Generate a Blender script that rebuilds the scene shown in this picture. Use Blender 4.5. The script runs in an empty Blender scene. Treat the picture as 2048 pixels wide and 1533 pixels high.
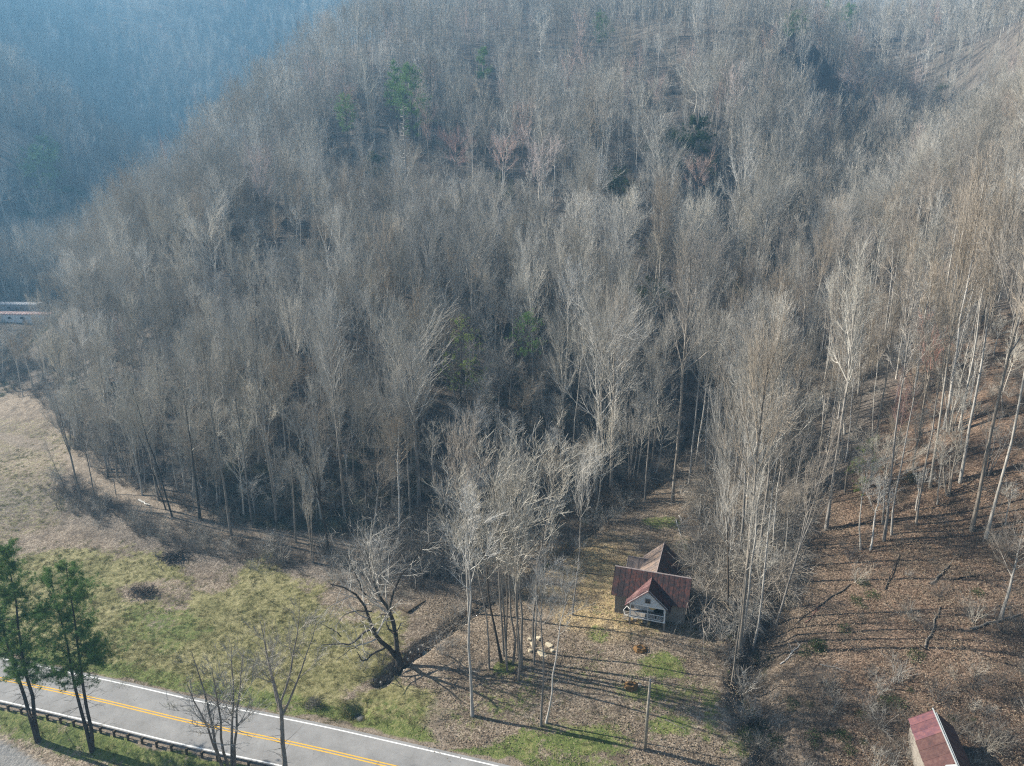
import bpy, math, random
import numpy as np
from mathutils import Vector, Matrix
from math import radians, sin, cos, pi

# ------------------------------------------------------------------ camera, world, sun, exposure
W, H = 2048.0, 1533.0
FPX = 1419.0
S = 0.923                                   # metres per survey unit (the survey was taken with the drone at 65 units)
TH = radians(16.0)
CAMZ = 65.0 * S
sc = bpy.context.scene
cam_d = bpy.data.cameras.new('drone_camera')
cam = bpy.data.objects.new('drone_camera', cam_d)
sc.collection.objects.link(cam)
cam.location = (0, 0, CAMZ)
cam.rotation_euler = (radians(90) - TH, 0, 0)
cam_d.sensor_width = 36
cam_d.lens = FPX / W * 36
cam_d.clip_start = 0.5
cam_d.clip_end = 4000
sc.camera = cam

SUN_DIR = Vector((-0.95, 0.31, 0.0)).normalized() * cos(radians(32)) + Vector((0, 0, sin(radians(32))))
world = bpy.data.worlds.new('World'); sc.world = world; world.use_nodes = True
wn = world.node_tree; wn.nodes.clear()
sky = wn.nodes.new('ShaderNodeTexSky'); sky.sky_type = 'NISHITA'; sky.sun_disc = False
sky.sun_elevation = radians(32); sky.sun_rotation = math.atan2(SUN_DIR.x, SUN_DIR.y)
sky.air_density = 1.0; sky.dust_density = 1.0
bg = wn.nodes.new('ShaderNodeBackground'); bg.inputs[1].default_value = 0.055
wo = wn.nodes.new('ShaderNodeOutputWorld')
wn.links.new(sky.outputs[0], bg.inputs[0]); wn.links.new(bg.outputs[0], wo.inputs[0])
sun_d = bpy.data.lights.new('sun', 'SUN'); sun_d.energy = 5.0; sun_d.angle = radians(0.5); sun_d.color = (1.0, 0.935, 0.82)
sun = bpy.data.objects.new('sun', sun_d); sc.collection.objects.link(sun)
sun.rotation_euler = SUN_DIR.to_track_quat('Z', 'Y').to_euler()
sc.view_settings.view_transform = 'Standard'
sc.view_settings.look = 'None'
sc.view_settings.gamma = 1
sc.view_settings.use_curve_mapping = False
sc.view_settings.exposure = 1.3
sc.cycles.pixel_filter_type = 'BLACKMAN_HARRIS'; sc.cycles.filter_width = 1.2
sc.cycles.max_bounces = 3; sc.cycles.diffuse_bounces = 2; sc.cycles.glossy_bounces = 1
sc.cycles.transmission_bounces = 1; sc.cycles.volume_bounces = 0; sc.cycles.transparent_max_bounces = 4
sc.cycles.use_denoising = False; sc.cycles.denoiser = 'OPENIMAGEDENOISE'; sc.cycles.denoising_input_passes = 'RGB_ALBEDO_NORMAL'; sc.cycles.denoising_prefilter = 'ACCURATE'
sc.cycles.caustics_reflective = False; sc.cycles.caustics_refractive = False
HAZE_DENSITY = 0.00045

# ------------------------------------------------------------------ helpers
col = sc.collection
rng = np.random.default_rng(11)
random.seed(11)

def tag(o, label=None, cat=None, group=None, kind=None):
    if label: o['label'] = label
    if cat: o['category'] = cat
    if group: o['group'] = group
    if kind: o['kind'] = kind
    return o

def link(o, parent=None):
    col.objects.link(o)
    if parent is not None: o.parent = parent
    return o

def empty(name, loc, rz=0.0):
    o = bpy.data.objects.new(name, None); col.objects.link(o)
    o.location = loc; o.rotation_euler = (0, 0, rz); o.empty_display_size = 0.3
    return o

def mesh_np(name, V, tris=None, quads=None, smooth=False):
    V = np.asarray(V, dtype=np.float32).reshape(-1, 3)
    me = bpy.data.meshes.new(name)
    nt = 0 if tris is None else len(tris); nq = 0 if quads is None else len(quads)
    me.vertices.add(len(V)); me.vertices.foreach_set('co', V.ravel())
    idx = []; st = []; tot = []
    if nt: idx.append(np.asarray(tris).ravel()); tot += [3] * nt
    if nq: idx.append(np.asarray(quads).ravel()); tot += [4] * nq
    idx = np.concatenate(idx).astype(np.int32); tot = np.array(tot, dtype=np.int32)
    st = np.concatenate([[0], np.cumsum(tot)[:-1]]).astype(np.int32)
    me.loops.add(len(idx)); me.loops.foreach_set('vertex_index', idx)
    me.polygons.add(len(tot)); me.polygons.foreach_set('loop_start', st); me.polygons.foreach_set('loop_total', tot)
    me.update(calc_edges=True)
    me.polygons.foreach_set('use_smooth', np.full(len(tot), smooth, dtype=bool))
    return me

class MB:
    """collects boxes, prisms and tubes and links them as one mesh object"""
    def __init__(s): s.v = []; s.f = []
    def poly(s, vs, fs):
        n = len(s.v); s.v += [tuple(v) for v in vs]; s.f += [tuple(i + n for i in f) for f in fs]
    def box(s, x0, x1, y0, y1, z0, z1, m=None):
        vs = [Vector((x, y, z)) for z in (z0, z1) for y in (y0, y1) for x in (x0, x1)]
        if m is not None: vs = [m @ v for v in vs]
        s.poly(vs, [(0, 2, 3, 1), (4, 5, 7, 6), (0, 1, 5, 4), (2, 6, 7, 3), (0, 4, 6, 2), (1, 3, 7, 5)])
    def slab(s, a, b, c, d, t):
        """quad a b c d thickened downwards along its normal by t"""
        a, b, c, d = map(Vector, (a, b, c, d)); n = (b - a).cross(d - a).normalized()
        vs = [a, b, c, d, a - n * t, b - n * t, c - n * t, d - n * t]
        s.poly(vs, [(0, 1, 2, 3), (7, 6, 5, 4), (0, 4, 5, 1), (1, 5, 6, 2), (2, 6, 7, 3), (3, 7, 4, 0)])
    def prism(s, pts, y0, y1):
        """polygon in x,z extruded along y"""
        n = len(pts)
        vs = [(p[0], y0, p[1]) for p in pts] + [(p[0], y1, p[1]) for p in pts]
        s.poly(vs, [tuple(range(n)), tuple(range(2 * n - 1, n - 1, -1))] + [(i, i + n, (i + 1) % n + n, (i + 1) % n) for i in range(n)])
    def bar(s, a, b, w, h=None):
        h = h or w; a = Vector(a); b = Vector(b); d = (b - a)
        q = d.to_track_quat('Z', 'Y').to_matrix().to_4x4(); q.translation = a
        s.box(-w / 2, w / 2, -h / 2, h / 2, 0, d.length, q)
    def tube(s, pts, rad, n=8, cap=True):
        pts = [Vector(p) for p in pts]; m = len(pts); base = len(s.v)
        if not hasattr(rad, '__len__'): rad = [rad] * m
        for i, p in enumerate(pts):
            d = (pts[min(i + 1, m - 1)] - pts[max(i - 1, 0)]).normalized()
            a = d.orthogonal().normalized() if i == 0 else (a - d * a.dot(d)).normalized()
            b = d.cross(a)
            for k in range(n):
                t = 2 * pi * k / n; s.v.append(tuple(p + (a * cos(t) + b * sin(t)) * rad[i]))
        for i in range(m - 1):
            for k in range(n):
                k2 = (k + 1) % n; s.f.append((base + i * n + k, base + i * n + k2, base + (i + 1) * n + k2, base + (i + 1) * n + k))
        if cap:
            s.f.append(tuple(base + k for k in range(n - 1, -1, -1))); s.f.append(tuple(base + (m - 1) * n + k for k in range(n)))
    def build(s, name, mat, parent=None, smooth=False):
        me = bpy.data.meshes.new(name); me.from_pydata(s.v, [], s.f); me.update()
        if smooth: me.polygons.foreach_set('use_smooth', [True] * len(me.polygons))
        o = bpy.data.objects.new(name, me); me.materials.append(mat); link(o, parent)
        return o

# ------------------------------------------------------------------ node materials
class NT:
    def __init__(s, name):
        s.m = bpy.data.materials.new(name); s.m.use_nodes = True; s.t = s.m.node_tree; s.t.nodes.clear()
        s.out = s.n('ShaderNodeOutputMaterial'); s.b = s.n('ShaderNodeBsdfPrincipled'); s.l(s.b.outputs[0], s.out.inputs[0])
        s.b.inputs['Specular IOR Level'].default_value = 0.2
        s.b.inputs['Roughness'].default_value = 0.9
    def n(s, t, **k):
        x = s.t.nodes.new(t)
        for a, b in k.items(): setattr(x, a, b)
        return x
    def l(s, a, b): s.t.links.new(a, b)
    def pos(s): return s.n('ShaderNodeNewGeometry').outputs['Position']
    def obj(s): return s.n('ShaderNodeTexCoord').outputs['Object']
    def map(s, v, sc_=(1, 1, 1), rot=(0, 0, 0)):
        m = s.n('ShaderNodeMapping'); m.inputs['Scale'].default_value = sc_; m.inputs['Rotation'].default_value = rot
        s.l(v, m.inputs[0]); return m.outputs[0]
    def noise(s, v, scale, detail=3, rough=0.6, dist=0.0):
        x = s.n('ShaderNodeTexNoise'); x.inputs['Scale'].default_value = scale; x.inputs['Detail'].default_value = detail
        x.inputs['Roughness'].default_value = rough; x.inputs['Distortion'].default_value = dist; s.l(v, x.inputs['Vector']); return x.outputs['Fac']
    def vor(s, v, scale, out='Color', feat='F1', rand=1.0):
        x = s.n('ShaderNodeTexVoronoi'); x.inputs['Scale'].default_value = scale; x.feature = feat
        x.inputs['Randomness'].default_value = rand; s.l(v, x.inputs['Vector']); return x.outputs[out]
    def ramp(s, f, stops, interp='LINEAR'):
        r = s.n('ShaderNodeValToRGB'); r.color_ramp.interpolation = interp; e = r.color_ramp.elements
        while len(e) > 1: e.remove(e[0])
        e[0].position = stops[0][0]; e[0].color = (*stops[0][1], 1)
        for p, c in stops[1:]:
            q = e.new(p); q.color = (*c, 1)
        s.l(f, r.inputs[0]); return r.outputs[0]
    def gray(s, f, a, b, lo=0.0, hi=1.0):
        r = s.n('ShaderNodeMapRange'); r.inputs[1].default_value = a; r.inputs[2].default_value = b
        r.inputs[3].default_value = lo; r.inputs[4].default_value = hi; s.l(f, r.inputs[0]); return r.outputs[0]
    def mix(s, f, a, b, mode='MIX'):
        x = s.n('ShaderNodeMix'); x.data_type = 'RGBA'; x.blend_type = mode
        for v, i in ((f, 0), (a, 6), (b, 7)):
            if isinstance(v, (int, float)): x.inputs[i].default_value = v
            elif isinstance(v, tuple): x.inputs[i].default_value = (*v, 1)
            else: s.l(v, x.inputs[i])
        return x.outputs[2]
    def math(s, op, a, b=0.0):
        x = s.n('ShaderNodeMath'); x.operation = op
        for v, i in ((a, 0), (b, 1)):
            if isinstance(v, (int, float)): x.inputs[i].default_value = v
            else: s.l(v, x.inputs[i])
        return x.outputs[0]
    def attr(s, name): x = s.n('ShaderNodeAttribute'); x.attribute_name = name; return x.outputs['Fac']
    def rnd(s): return s.n('ShaderNodeObjectInfo').outputs['Random']
    def bump(s, h, strength=0.5, dist=0.1):
        x = s.n('ShaderNodeBump'); x.inputs['Strength'].default_value = strength; x.inputs['Distance'].default_value = dist
        s.l(h, x.inputs['Height']); s.l(x.outputs[0], s.b.inputs['Normal'])
    def color(s, c): s.l(c, s.b.inputs['Base Color']) if not isinstance(c, tuple) else setattr(s.b.inputs['Base Color'], 'default_value', (*c, 1))

def mat_simple(name, c, rough=0.85, spec=0.2, var=0.25, scale=3.0, metal=0.0):
    t = NT(name); n = t.noise(t.obj(), scale, 4)
    t.color(t.ramp(n, [(0.3, tuple(x * (1 - var) for x in c)), (0.7, tuple(min(1, x * (1 + var)) for x in c))]))
    t.b.inputs['Roughness'].default_value = rough; t.b.inputs['Specular IOR Level'].default_value = spec; t.b.inputs['Metallic'].default_value = metal
    return t.m

def mat_bark(name, dark, light, tip=None):
    t = NT(name); v = t.map(t.obj(), (3, 3, 0.5)); n = t.noise(v, 2.0, 4)
    n2 = t.noise(t.obj(), 0.25, 2)
    f = t.math('ADD', t.math('MULTIPLY', n, 0.6), t.math('MULTIPLY', n2, 0.4))
    c = t.ramp(f, [(0.38, dark), (0.62, light)])
    r = t.gray(t.rnd(), 0, 1, 0.72, 1.18)
    m = t.n('ShaderNodeVectorMath', operation='SCALE'); t.l(c, m.inputs[0]); t.l(r, m.inputs['Scale'])
    hs = t.n('ShaderNodeHueSaturation'); t.l(m.outputs[0], hs.inputs['Color'])
    w = t.n('ShaderNodeTexWhiteNoise'); w.noise_dimensions = '1D'; t.l(t.rnd(), w.inputs['W'])
    t.l(t.gray(w.outputs[0], 0, 1, 0.55, 1.1), hs.inputs['Saturation'])
    t.color(hs.outputs[0]); return t.m

M = {}
M['bark'] = mat_bark('grey_bark', (0.14, 0.12, 0.10), (0.36, 0.32, 0.27))
M['bark_pale'] = mat_bark('pale_bark', (0.30, 0.27, 0.23), (0.60, 0.56, 0.49))
M['bark_dark'] = mat_bark('dark_bark', (0.035, 0.028, 0.022), (0.11, 0.09, 0.072))
M['twig'] = mat_bark('grey_twigs', (0.32, 0.292, 0.245), (0.47, 0.435, 0.37))
M['twig_pale'] = mat_bark('pale_twigs', (0.45, 0.42, 0.36), (0.63, 0.59, 0.515))
M['twig_beige'] = mat_bark('beige_twigs', (0.31, 0.26, 0.20), (0.44, 0.37, 0.29))
M['twig_pink'] = mat_bark('pink_budded_twigs', (0.50, 0.355, 0.295), (0.66, 0.49, 0.41))
M['twig_red'] = mat_bark('red_budded_twigs', (0.38, 0.19, 0.15), (0.50, 0.27, 0.21))
M['twig_dark'] = mat_bark('dark_twigs', (0.10, 0.085, 0.07), (0.19, 0.165, 0.14))
M['snag'] = mat_bark('bleached_snag', (0.30, 0.275, 0.24), (0.50, 0.465, 0.41))
M['dead'] = mat_bark('weathered_dead_wood', (0.55, 0.52, 0.47), (0.75, 0.72, 0.66))

def mat_leaf(name, a, b):
    t = NT(name); n = t.noise(t.obj(), 0.9, 3)
    g = t.n('ShaderNodeNewGeometry').outputs['Random Per Island']
    f = t.math('ADD', t.math('MULTIPLY', n, 0.6), t.math('MULTIPLY', g, 0.4))
    c = t.ramp(f, [(0.3, a), (0.7, b)])
    t.color(c); t.b.inputs['Roughness'].default_value = 0.7
    tr = t.n('ShaderNodeBsdfTranslucent'); t.l(c, tr.inputs[0]); mx = t.n('ShaderNodeMixShader'); mx.inputs[0].default_value = 0.25
    t.l(t.b.outputs[0], mx.inputs[1]); t.l(tr.outputs[0], mx.inputs[2]); t.l(mx.outputs[0], t.out.inputs[0])
    return t.m
M['needles'] = mat_leaf('pine_needles', (0.065, 0.13, 0.035), (0.20, 0.33, 0.10))
M['needles_far'] = mat_leaf('hemlock_needles', (0.09, 0.17, 0.06), (0.24, 0.38, 0.13))
M['needles_light'] = mat_leaf('light_needles', (0.13, 0.19, 0.045), (0.32, 0.40, 0.11))
M['laurel'] = mat_leaf('laurel_leaves', (0.08, 0.09, 0.06), (0.27, 0.28, 0.21))
M['evergreen'] = mat_leaf('evergreen_shrub_leaves', (0.03, 0.055, 0.018), (0.10, 0.14, 0.045))
M['drygrass'] = mat_leaf('dry_grass_blades', (0.085, 0.09, 0.032), (0.38, 0.345, 0.18))
M['greengrass'] = mat_leaf('green_grass_blades', (0.07, 0.10, 0.025), (0.22, 0.27, 0.08))
M['deadleaf'] = mat_leaf('dead_leaves', (0.15, 0.115, 0.08), (0.40, 0.325, 0.24))

# ------------------------------------------------------------------ survey: pixel <-> place
def ray(px, py):
    u = (px - W / 2) / FPX; v = (py - H / 2) / FPX
    return np.array([u, cos(TH) - v * sin(TH), -(sin(TH) + v * cos(TH))])
def project(x, y, z):
    d = y * cos(TH) + (CAMZ - z) * sin(TH); v = ((CAMZ - z) * cos(TH) - y * sin(TH)) / d
    return W / 2 + FPX * x / d, H / 2 + FPX * v, d
def at_z(px, py, z):            # z in metres
    r = ray(px, py); t = (CAMZ - z) / -r[2]; return (r[0] * t, r[1] * t, z)
def at_d(px, py, d, drop=0.0):  # d = survey units along the view, drop = tree height to take off
    r = ray(px, py) * d * S; return (r[0], r[1], CAMZ + r[2] - drop)

CP = []
def cz(*a):
    for px, py, z in a: CP.append(at_z(px, py, z * S))
def cd(*a):
    for px, py, d in a: CP.append(at_d(px, py, d))
def cw(*a):
    for x, y, z in a: CP.append((x * S, y * S, z * S))
cz((0, 1360, 0), (400, 1450, 0), (700, 1500, 0), (1000, 1533, 0), (0, 1310, 0), (400, 1400, 0), (750, 1465, 0), (0, 1410, 0), (400, 1505, 0),
   (40, 1533, -2.2), (300, 1533, -1.3), (0, 1480, -1.6), (150, 1490, -1.2))
cw((30, 58, 0), (60, 50, 0), (100, 40, 0), (-110, 98, 0), (-140, 105, 0.4), (-180, 112, .8), (0, 40, -3), (-60, 50, -4), (60, 30, -3), (0, -60, -5), (-200, 0, -5), (200, -20, 0), (-200, -100, -5), (200, -120, 10))
cz((100, 1250, .2), (500, 1300, .2), (300, 1120, 1.2), (0, 1050, 1.8), (0, 960, 2.6), (600, 1180, 1.2), (850, 1250, .8), (0, 860, 3.5), (100, 900, 3.2),
   (950, 1430, .4), (1200, 1450, .9), (1300, 1370, 1.8), (1100, 1220, 1.8), (1280, 1255, 2.4), (1380, 1240, 2.8), (1300, 1100, 3.8), (1240, 1040, 4.5), (1350, 980, 7),
   (1450, 1450, 1.5), (1600, 1480, 2), (1800, 1500, 2.5), (2048, 1500, 4), (1500, 1330, 1.6), (1700, 1350, 4.5), (1650, 1250, 6), (2000, 1350, 8), (1850, 1250, 9),
   (200, 965, 3.2), (450, 1060, 2.8), (700, 1085, 2.8), (870, 1110, 2.6), (1000, 1080, 2.6), (650, 1130, 1.8), (400, 1105, 1.8))
cw((68, 95, 15), (74, 111, 25), (50, 100, 9), (45, 120, 8), (60, 130, 17), (62, 150, 19), (80, 150, 29), (100, 150, 40), (100, 130, 36), (120, 160, 48), (150, 150, 66), (120, 110, 50), (100, 95, 34), (90, 75, 14), (130, 70, 28), (110, 170, 44), (150, 210, 72),
   (27, 133, 5), (36, 146, 8), (47, 165, 13), (60, 190, 18), (100, 240, 30), (140, 290, 43), (204, 377, 64), (262, 455, 94), (75, 300, 82), (122, 380, 114), (172, 450, 141), (200, 250, 100), (300, 300, 160), (250, 150, 110), (250, 80, 90), (300, 0, 90),
   (-88, 139, 3.5), (-90, 150, 7), (-60, 135, 9), (-30, 130, 9), (0, 128, 7), (15, 130, 5), (-30, 160, 21), (0, 160, 20), (20, 165, 17), (-70, 165, 20), (-100, 175, 14), (35, 190, 27),
   (10, 268, 58), (50, 240, 44), (-69, 233, 44), (-97, 185, 24), (-40, 200, 35), (0, 215, 39), (-122, 243, 38), (-151, 246, 26), (-130, 200, 12),
   (-133, 353, 78), (-116, 450, 126), (-60, 330, 84), (0, 380, 104), (60, 360, 92), (60, 530, 168), (-40, 480, 150),  (0, 620, 205), (-60, 620, 186), (-140, 560, 140), (0, 760, 240), (120, 650, 205),
   (227, 617, 176), (321, 567, 165), (200, 500, 135), (300, 450, 148), (250, 700, 190), (400, 600, 165), (420, 700, 180), (330, 760, 185), (500, 400, 180),
   (400, 1110, 285), (550, 1000, 260), (150, 1050, 290), (700, 900, 250), (600, 600, 200),
   (-140, 165, 3.5), (-144, 191, 4.5), (-200, 286, 10), (-180, 286, 11), (-170, 240, 8), (-230, 240, 9), (-230, 350, 14), (-250, 450, 26), (-200, 420, 34), (-170, 500, 70), (-120, 600, 125),
   (-274, 385, 24), (-262, 450, 50), (-295, 509, 80), (-340, 580, 104), (-400, 640, 130), (-225, 520, 46), (-215, 600, 62), (-330, 620, 70), (-500, 900, 235), (-600, 1000, 310), (-430, 950, 265), (-300, 960, 235), (-200, 900, 190), (-240, 660, 70), (-260, 780, 120), (-150, 740, 130), (-350, 750, 120), (-100, 900, 250), (-330, 350, 60), (-400, 420, 110), (-350, 220, 40), (-450, 150, 80), (-600, 500, 220), (-600, 200, 150), (-300, 100, 10), (-650, 900, 330), (0, 1100, 310), (-300, 1200, 390), (-650, 1200, 420), (700, 1150, 300), (650, 0, 200), (-650, 0, 120), (650, 300, 220))
CP = np.array(CP)
def _k(r): r = np.maximum(r, 1e-6); return r * r * np.log(r)
_c = CP[:, :2] / 100.0; _n = len(CP)
_A = np.zeros((_n + 3, _n + 3)); _A[:_n, :_n] = _k(np.linalg.norm(_c[:, None] - _c[None], axis=2)) + np.eye(_n) * 0.004
_P = np.c_[np.ones(_n), _c]; _A[:_n, _n:] = _P; _A[_n:, :_n] = _P.T
_w = np.linalg.solve(_A, np.r_[CP[:, 2], np.zeros(3)])
def _h(ix, iy, seed):
    n = (ix * 374761393 + iy * 668265263 + seed * 1442695041) & 0x7fffffff; n = (n ^ (n >> 13)) * 1274126177 & 0x7fffffff; return ((n ^ (n >> 16)) & 0xffff) / 65535.0
def vnoise(x, y, seed=0):
    ix = np.floor(x).astype(np.int64); iy = np.floor(y).astype(np.int64); fx = x - ix; fy = y - iy
    fx = fx * fx * (3 - 2 * fx); fy = fy * fy * (3 - 2 * fy)
    a = _h(ix, iy, seed); b = _h(ix + 1, iy, seed); c = _h(ix, iy + 1, seed); d = _h(ix + 1, iy + 1, seed)
    return (a * (1 - fx) + b * fx) * (1 - fy) + (c * (1 - fx) + d * fx) * fy - 0.5
def poly_dist(x, y, pts):
    """distance to a polyline and position along it"""
    best = np.full(np.shape(x), 1e9); tt = np.zeros(np.shape(x)); acc = 0.0
    for (x0, y0), (x1, y1) in zip(pts[:-1], pts[1:]):
        dx, dy = x1 - x0, y1 - y0; L = math.hypot(dx, dy)
        t = np.clip(((x - x0) * dx + (y - y0) * dy) / (L * L), 0, 1)
        d = np.hypot(x - x0 - t * dx, y - y0 - t * dy); m = d < best
        best = np.where(m, d, best); tt = np.where(m, acc + t * L, tt); acc += L
    return best, tt
creek_px = [(762, 1362, .3), (800, 1330, .3), (850, 1290, .5), (920, 1238, .9), (1010, 1190, 1.3), (1100, 1130, 1.8), (1150, 1090, 2.2), (1200, 1055, 2.8), (1270, 1005, 4), (1330, 950, 6.5)]
CREEK = [at_z(a, b, c * S)[:2] for a, b, c in creek_px] + [(47 * S, 165 * S), (60 * S, 190 * S), (100 * S, 240 * S)]
GULLY = [at_z(a, b, c * S)[:2] for a, b, c in ((1530, 1255, 4), (1497, 1310, 3), (1500, 1370, 2.5), (1520, 1440, 2), (1560, 1533, 1.5))] + [(45, 40)]
CULV = at_z(718, 1422, -.3)
road_px = [(0, 1358), (200, 1401), (400, 1450), (600, 1490), (780, 1533)]
RD = [at_z(a, b, 0)[:2] for a, b in road_px]
e0 = np.array(RD[0]) - np.array(RD[1]); e0 /= np.linalg.norm(e0); e1 = np.array(RD[-1]) - np.array(RD[-2]); e1 /= np.linalg.norm(e1)
RD = [tuple(np.array(RD[0]) + e0 * k) for k in (120, 80, 40)] + RD + [tuple(np.array(RD[-1]) + e1 * k) for k in (25, 60, 120)]
def tz0(x, y):
    x = np.asarray(x, float); y = np.asarray(y, float); sh = x.shape; p = np.c_[x.ravel(), y.ravel()] / 100.0
    out = np.zeros(len(p))
    for i in range(0, len(p), 40000):
        q = p[i:i + 40000]; out[i:i + 40000] = _k(np.linalg.norm(q[:, None] - _c[None], axis=2)) @ _w[:_n] + _w[_n] + q @ _w[_n + 1:]
    return out.reshape(sh)
def tz(x, y):
    x = np.asarray(x, float); y = np.asarray(y, float)
    z = tz0(x, y)
    far = np.clip((z - 6) / 30, 0, 1)
    z = z + far * (9 * vnoise(x / 62, y / 70, 1) + 4.5 * vnoise(x / 27, y / 31, 2)) + (0.25 + far * .9) * vnoise(x / 7, y / 7, 3) + 0.12 * vnoise(x / 1.7, y / 1.7, 4)
    d, t = poly_dist(x, y, CREEK)
    wob = 0.5 * vnoise(x / 3, y / 3, 7) + .5 * vnoise(x / 1.1, y / 1.1, 8); d = np.abs(d + .9 * vnoise(x / 9, y / 9, 9))
    z = z - 1.35 * (1 - np.clip((d + wob * 1.3 - 0.3) / 1.0, 0, 1)) ** 1.3 - 0.3 * np.exp(-(d / 3.0) ** 2)
    dg, _ = poly_dist(x, y, GULLY); z = z - 1.9 * (1 - np.clip((dg + wob * 3 - .5) / 3.0, 0, 1)) ** 1.4
    d2 = np.hypot((x - CULV[0]) / 1.3, (y - CULV[1] + .6) / 1.6); z = z - 1.6 * np.exp(-d2 ** 2 * 1.2)
    dr, _ = poly_dist(x, y, RD)
    f = np.clip((dr - 4.0) / 2.2, 0, 1); f = f * f * (3 - 2 * f)
    rz = 0.03 * np.zeros_like(z) - 0.02
    return z * f + rz * (1 - f)
def tzf(x, y): return float(tz(np.array([x]), np.array([y]))[0])
_ts = np.concatenate([np.arange(40, 200, .5), np.arange(200, 1200, 3.0)])
def hit(px, py):
    r = ray(px, py); r = r / r[1]; ys = _ts; P = np.outer(ys, r); P[:, 2] += CAMZ; g = tz(P[:, 0], P[:, 1]) - P[:, 2]
    k = np.argmax(g > 0)
    if g[k] <= 0: k = len(ys) - 1
    k = max(k, 1); t = g[k - 1] / (g[k - 1] - g[k]) if g[k] != g[k - 1] else 0
    y = ys[k - 1] + t * (ys[k] - ys[k - 1]); return Vector((r[0] * y, y, tzf(r[0] * y, y)))
def height_for(base, top_py):
    """height of an upright thing standing on base whose top shows at top_py"""
    _, _, d = project(*base); v0 = ((CAMZ - base[2]) * cos(TH) - base[1] * sin(TH)); vt = (top_py - H / 2) / FPX
    return (v0 - vt * d) / (cos(TH) - vt * sin(TH))

# ------------------------------------------------------------------ ground sheet
def axis(segs):
    out = [segs[0][0]]
    for a, b, s in segs:
        n = max(1, int(round((b - a) / s))); out += list(np.linspace(a, b, n + 1)[1:])
    return np.array(out)
gx = axis([(-700, -200, 9), (-200, -95, 3), (-95, 75, .5), (75, 130, 1.5), (130, 260, 4), (260, 720, 9)])
gy = axis([(-60, 45, 5), (45, 125, .42), (125, 170, 1.0), (170, 330, 3), (330, 1150, 7)])
GX, GY = np.meshgrid(gx, gy); GZ = tz(GX, GY)
nx, ny = len(gx), len(gy)
ii = (np.arange(ny - 1)[:, None] * nx + np.arange(nx - 1)[None]).ravel()
gme = mesh_np('ground', np.c_[GX.ravel(), GY.ravel(), GZ.ravel()], quads=np.c_[ii, ii + 1, ii + 1 + nx, ii + nx], smooth=True)
ground = link(bpy.data.objects.new('ground', gme)); tag(ground, kind='structure')

def sdpoly(px, py, poly):
    """signed distance in survey pixels, positive inside"""
    n = len(poly); d = np.full(px.shape, 1e9); ins = np.zeros(px.shape, bool)
    for i in range(n):
        x0, y0 = poly[i]; x1, y1 = poly[(i + 1) % n]; dx, dy = x1 - x0, y1 - y0
        t = np.clip(((px - x0) * dx + (py - y0) * dy) / (dx * dx + dy * dy), 0, 1)
        d = np.minimum(d, np.hypot(px - x0 - t * dx, py - y0 - t * dy))
        c = ((y0 > py) != (y1 > py)) & (px < (x1 - x0) * (py - y0) / ((y1 - y0) if y1 != y0 else 1e-9) + x0); ins ^= c
    return np.where(ins, d, -d)
OPEN_G = [(-2500, 1600), (-2500, 760), (-60, 790), (70, 800), (130, 880), (200, 960), (300, 1000), (430, 1040), (700, 1070), (870, 1090), (1000, 1090), (1180, 1050), (1290, 975), (1400, 940), (1700, 1000), (1850, 700), (2200, 600), (4500, 300), (4500, 1700)]
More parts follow.
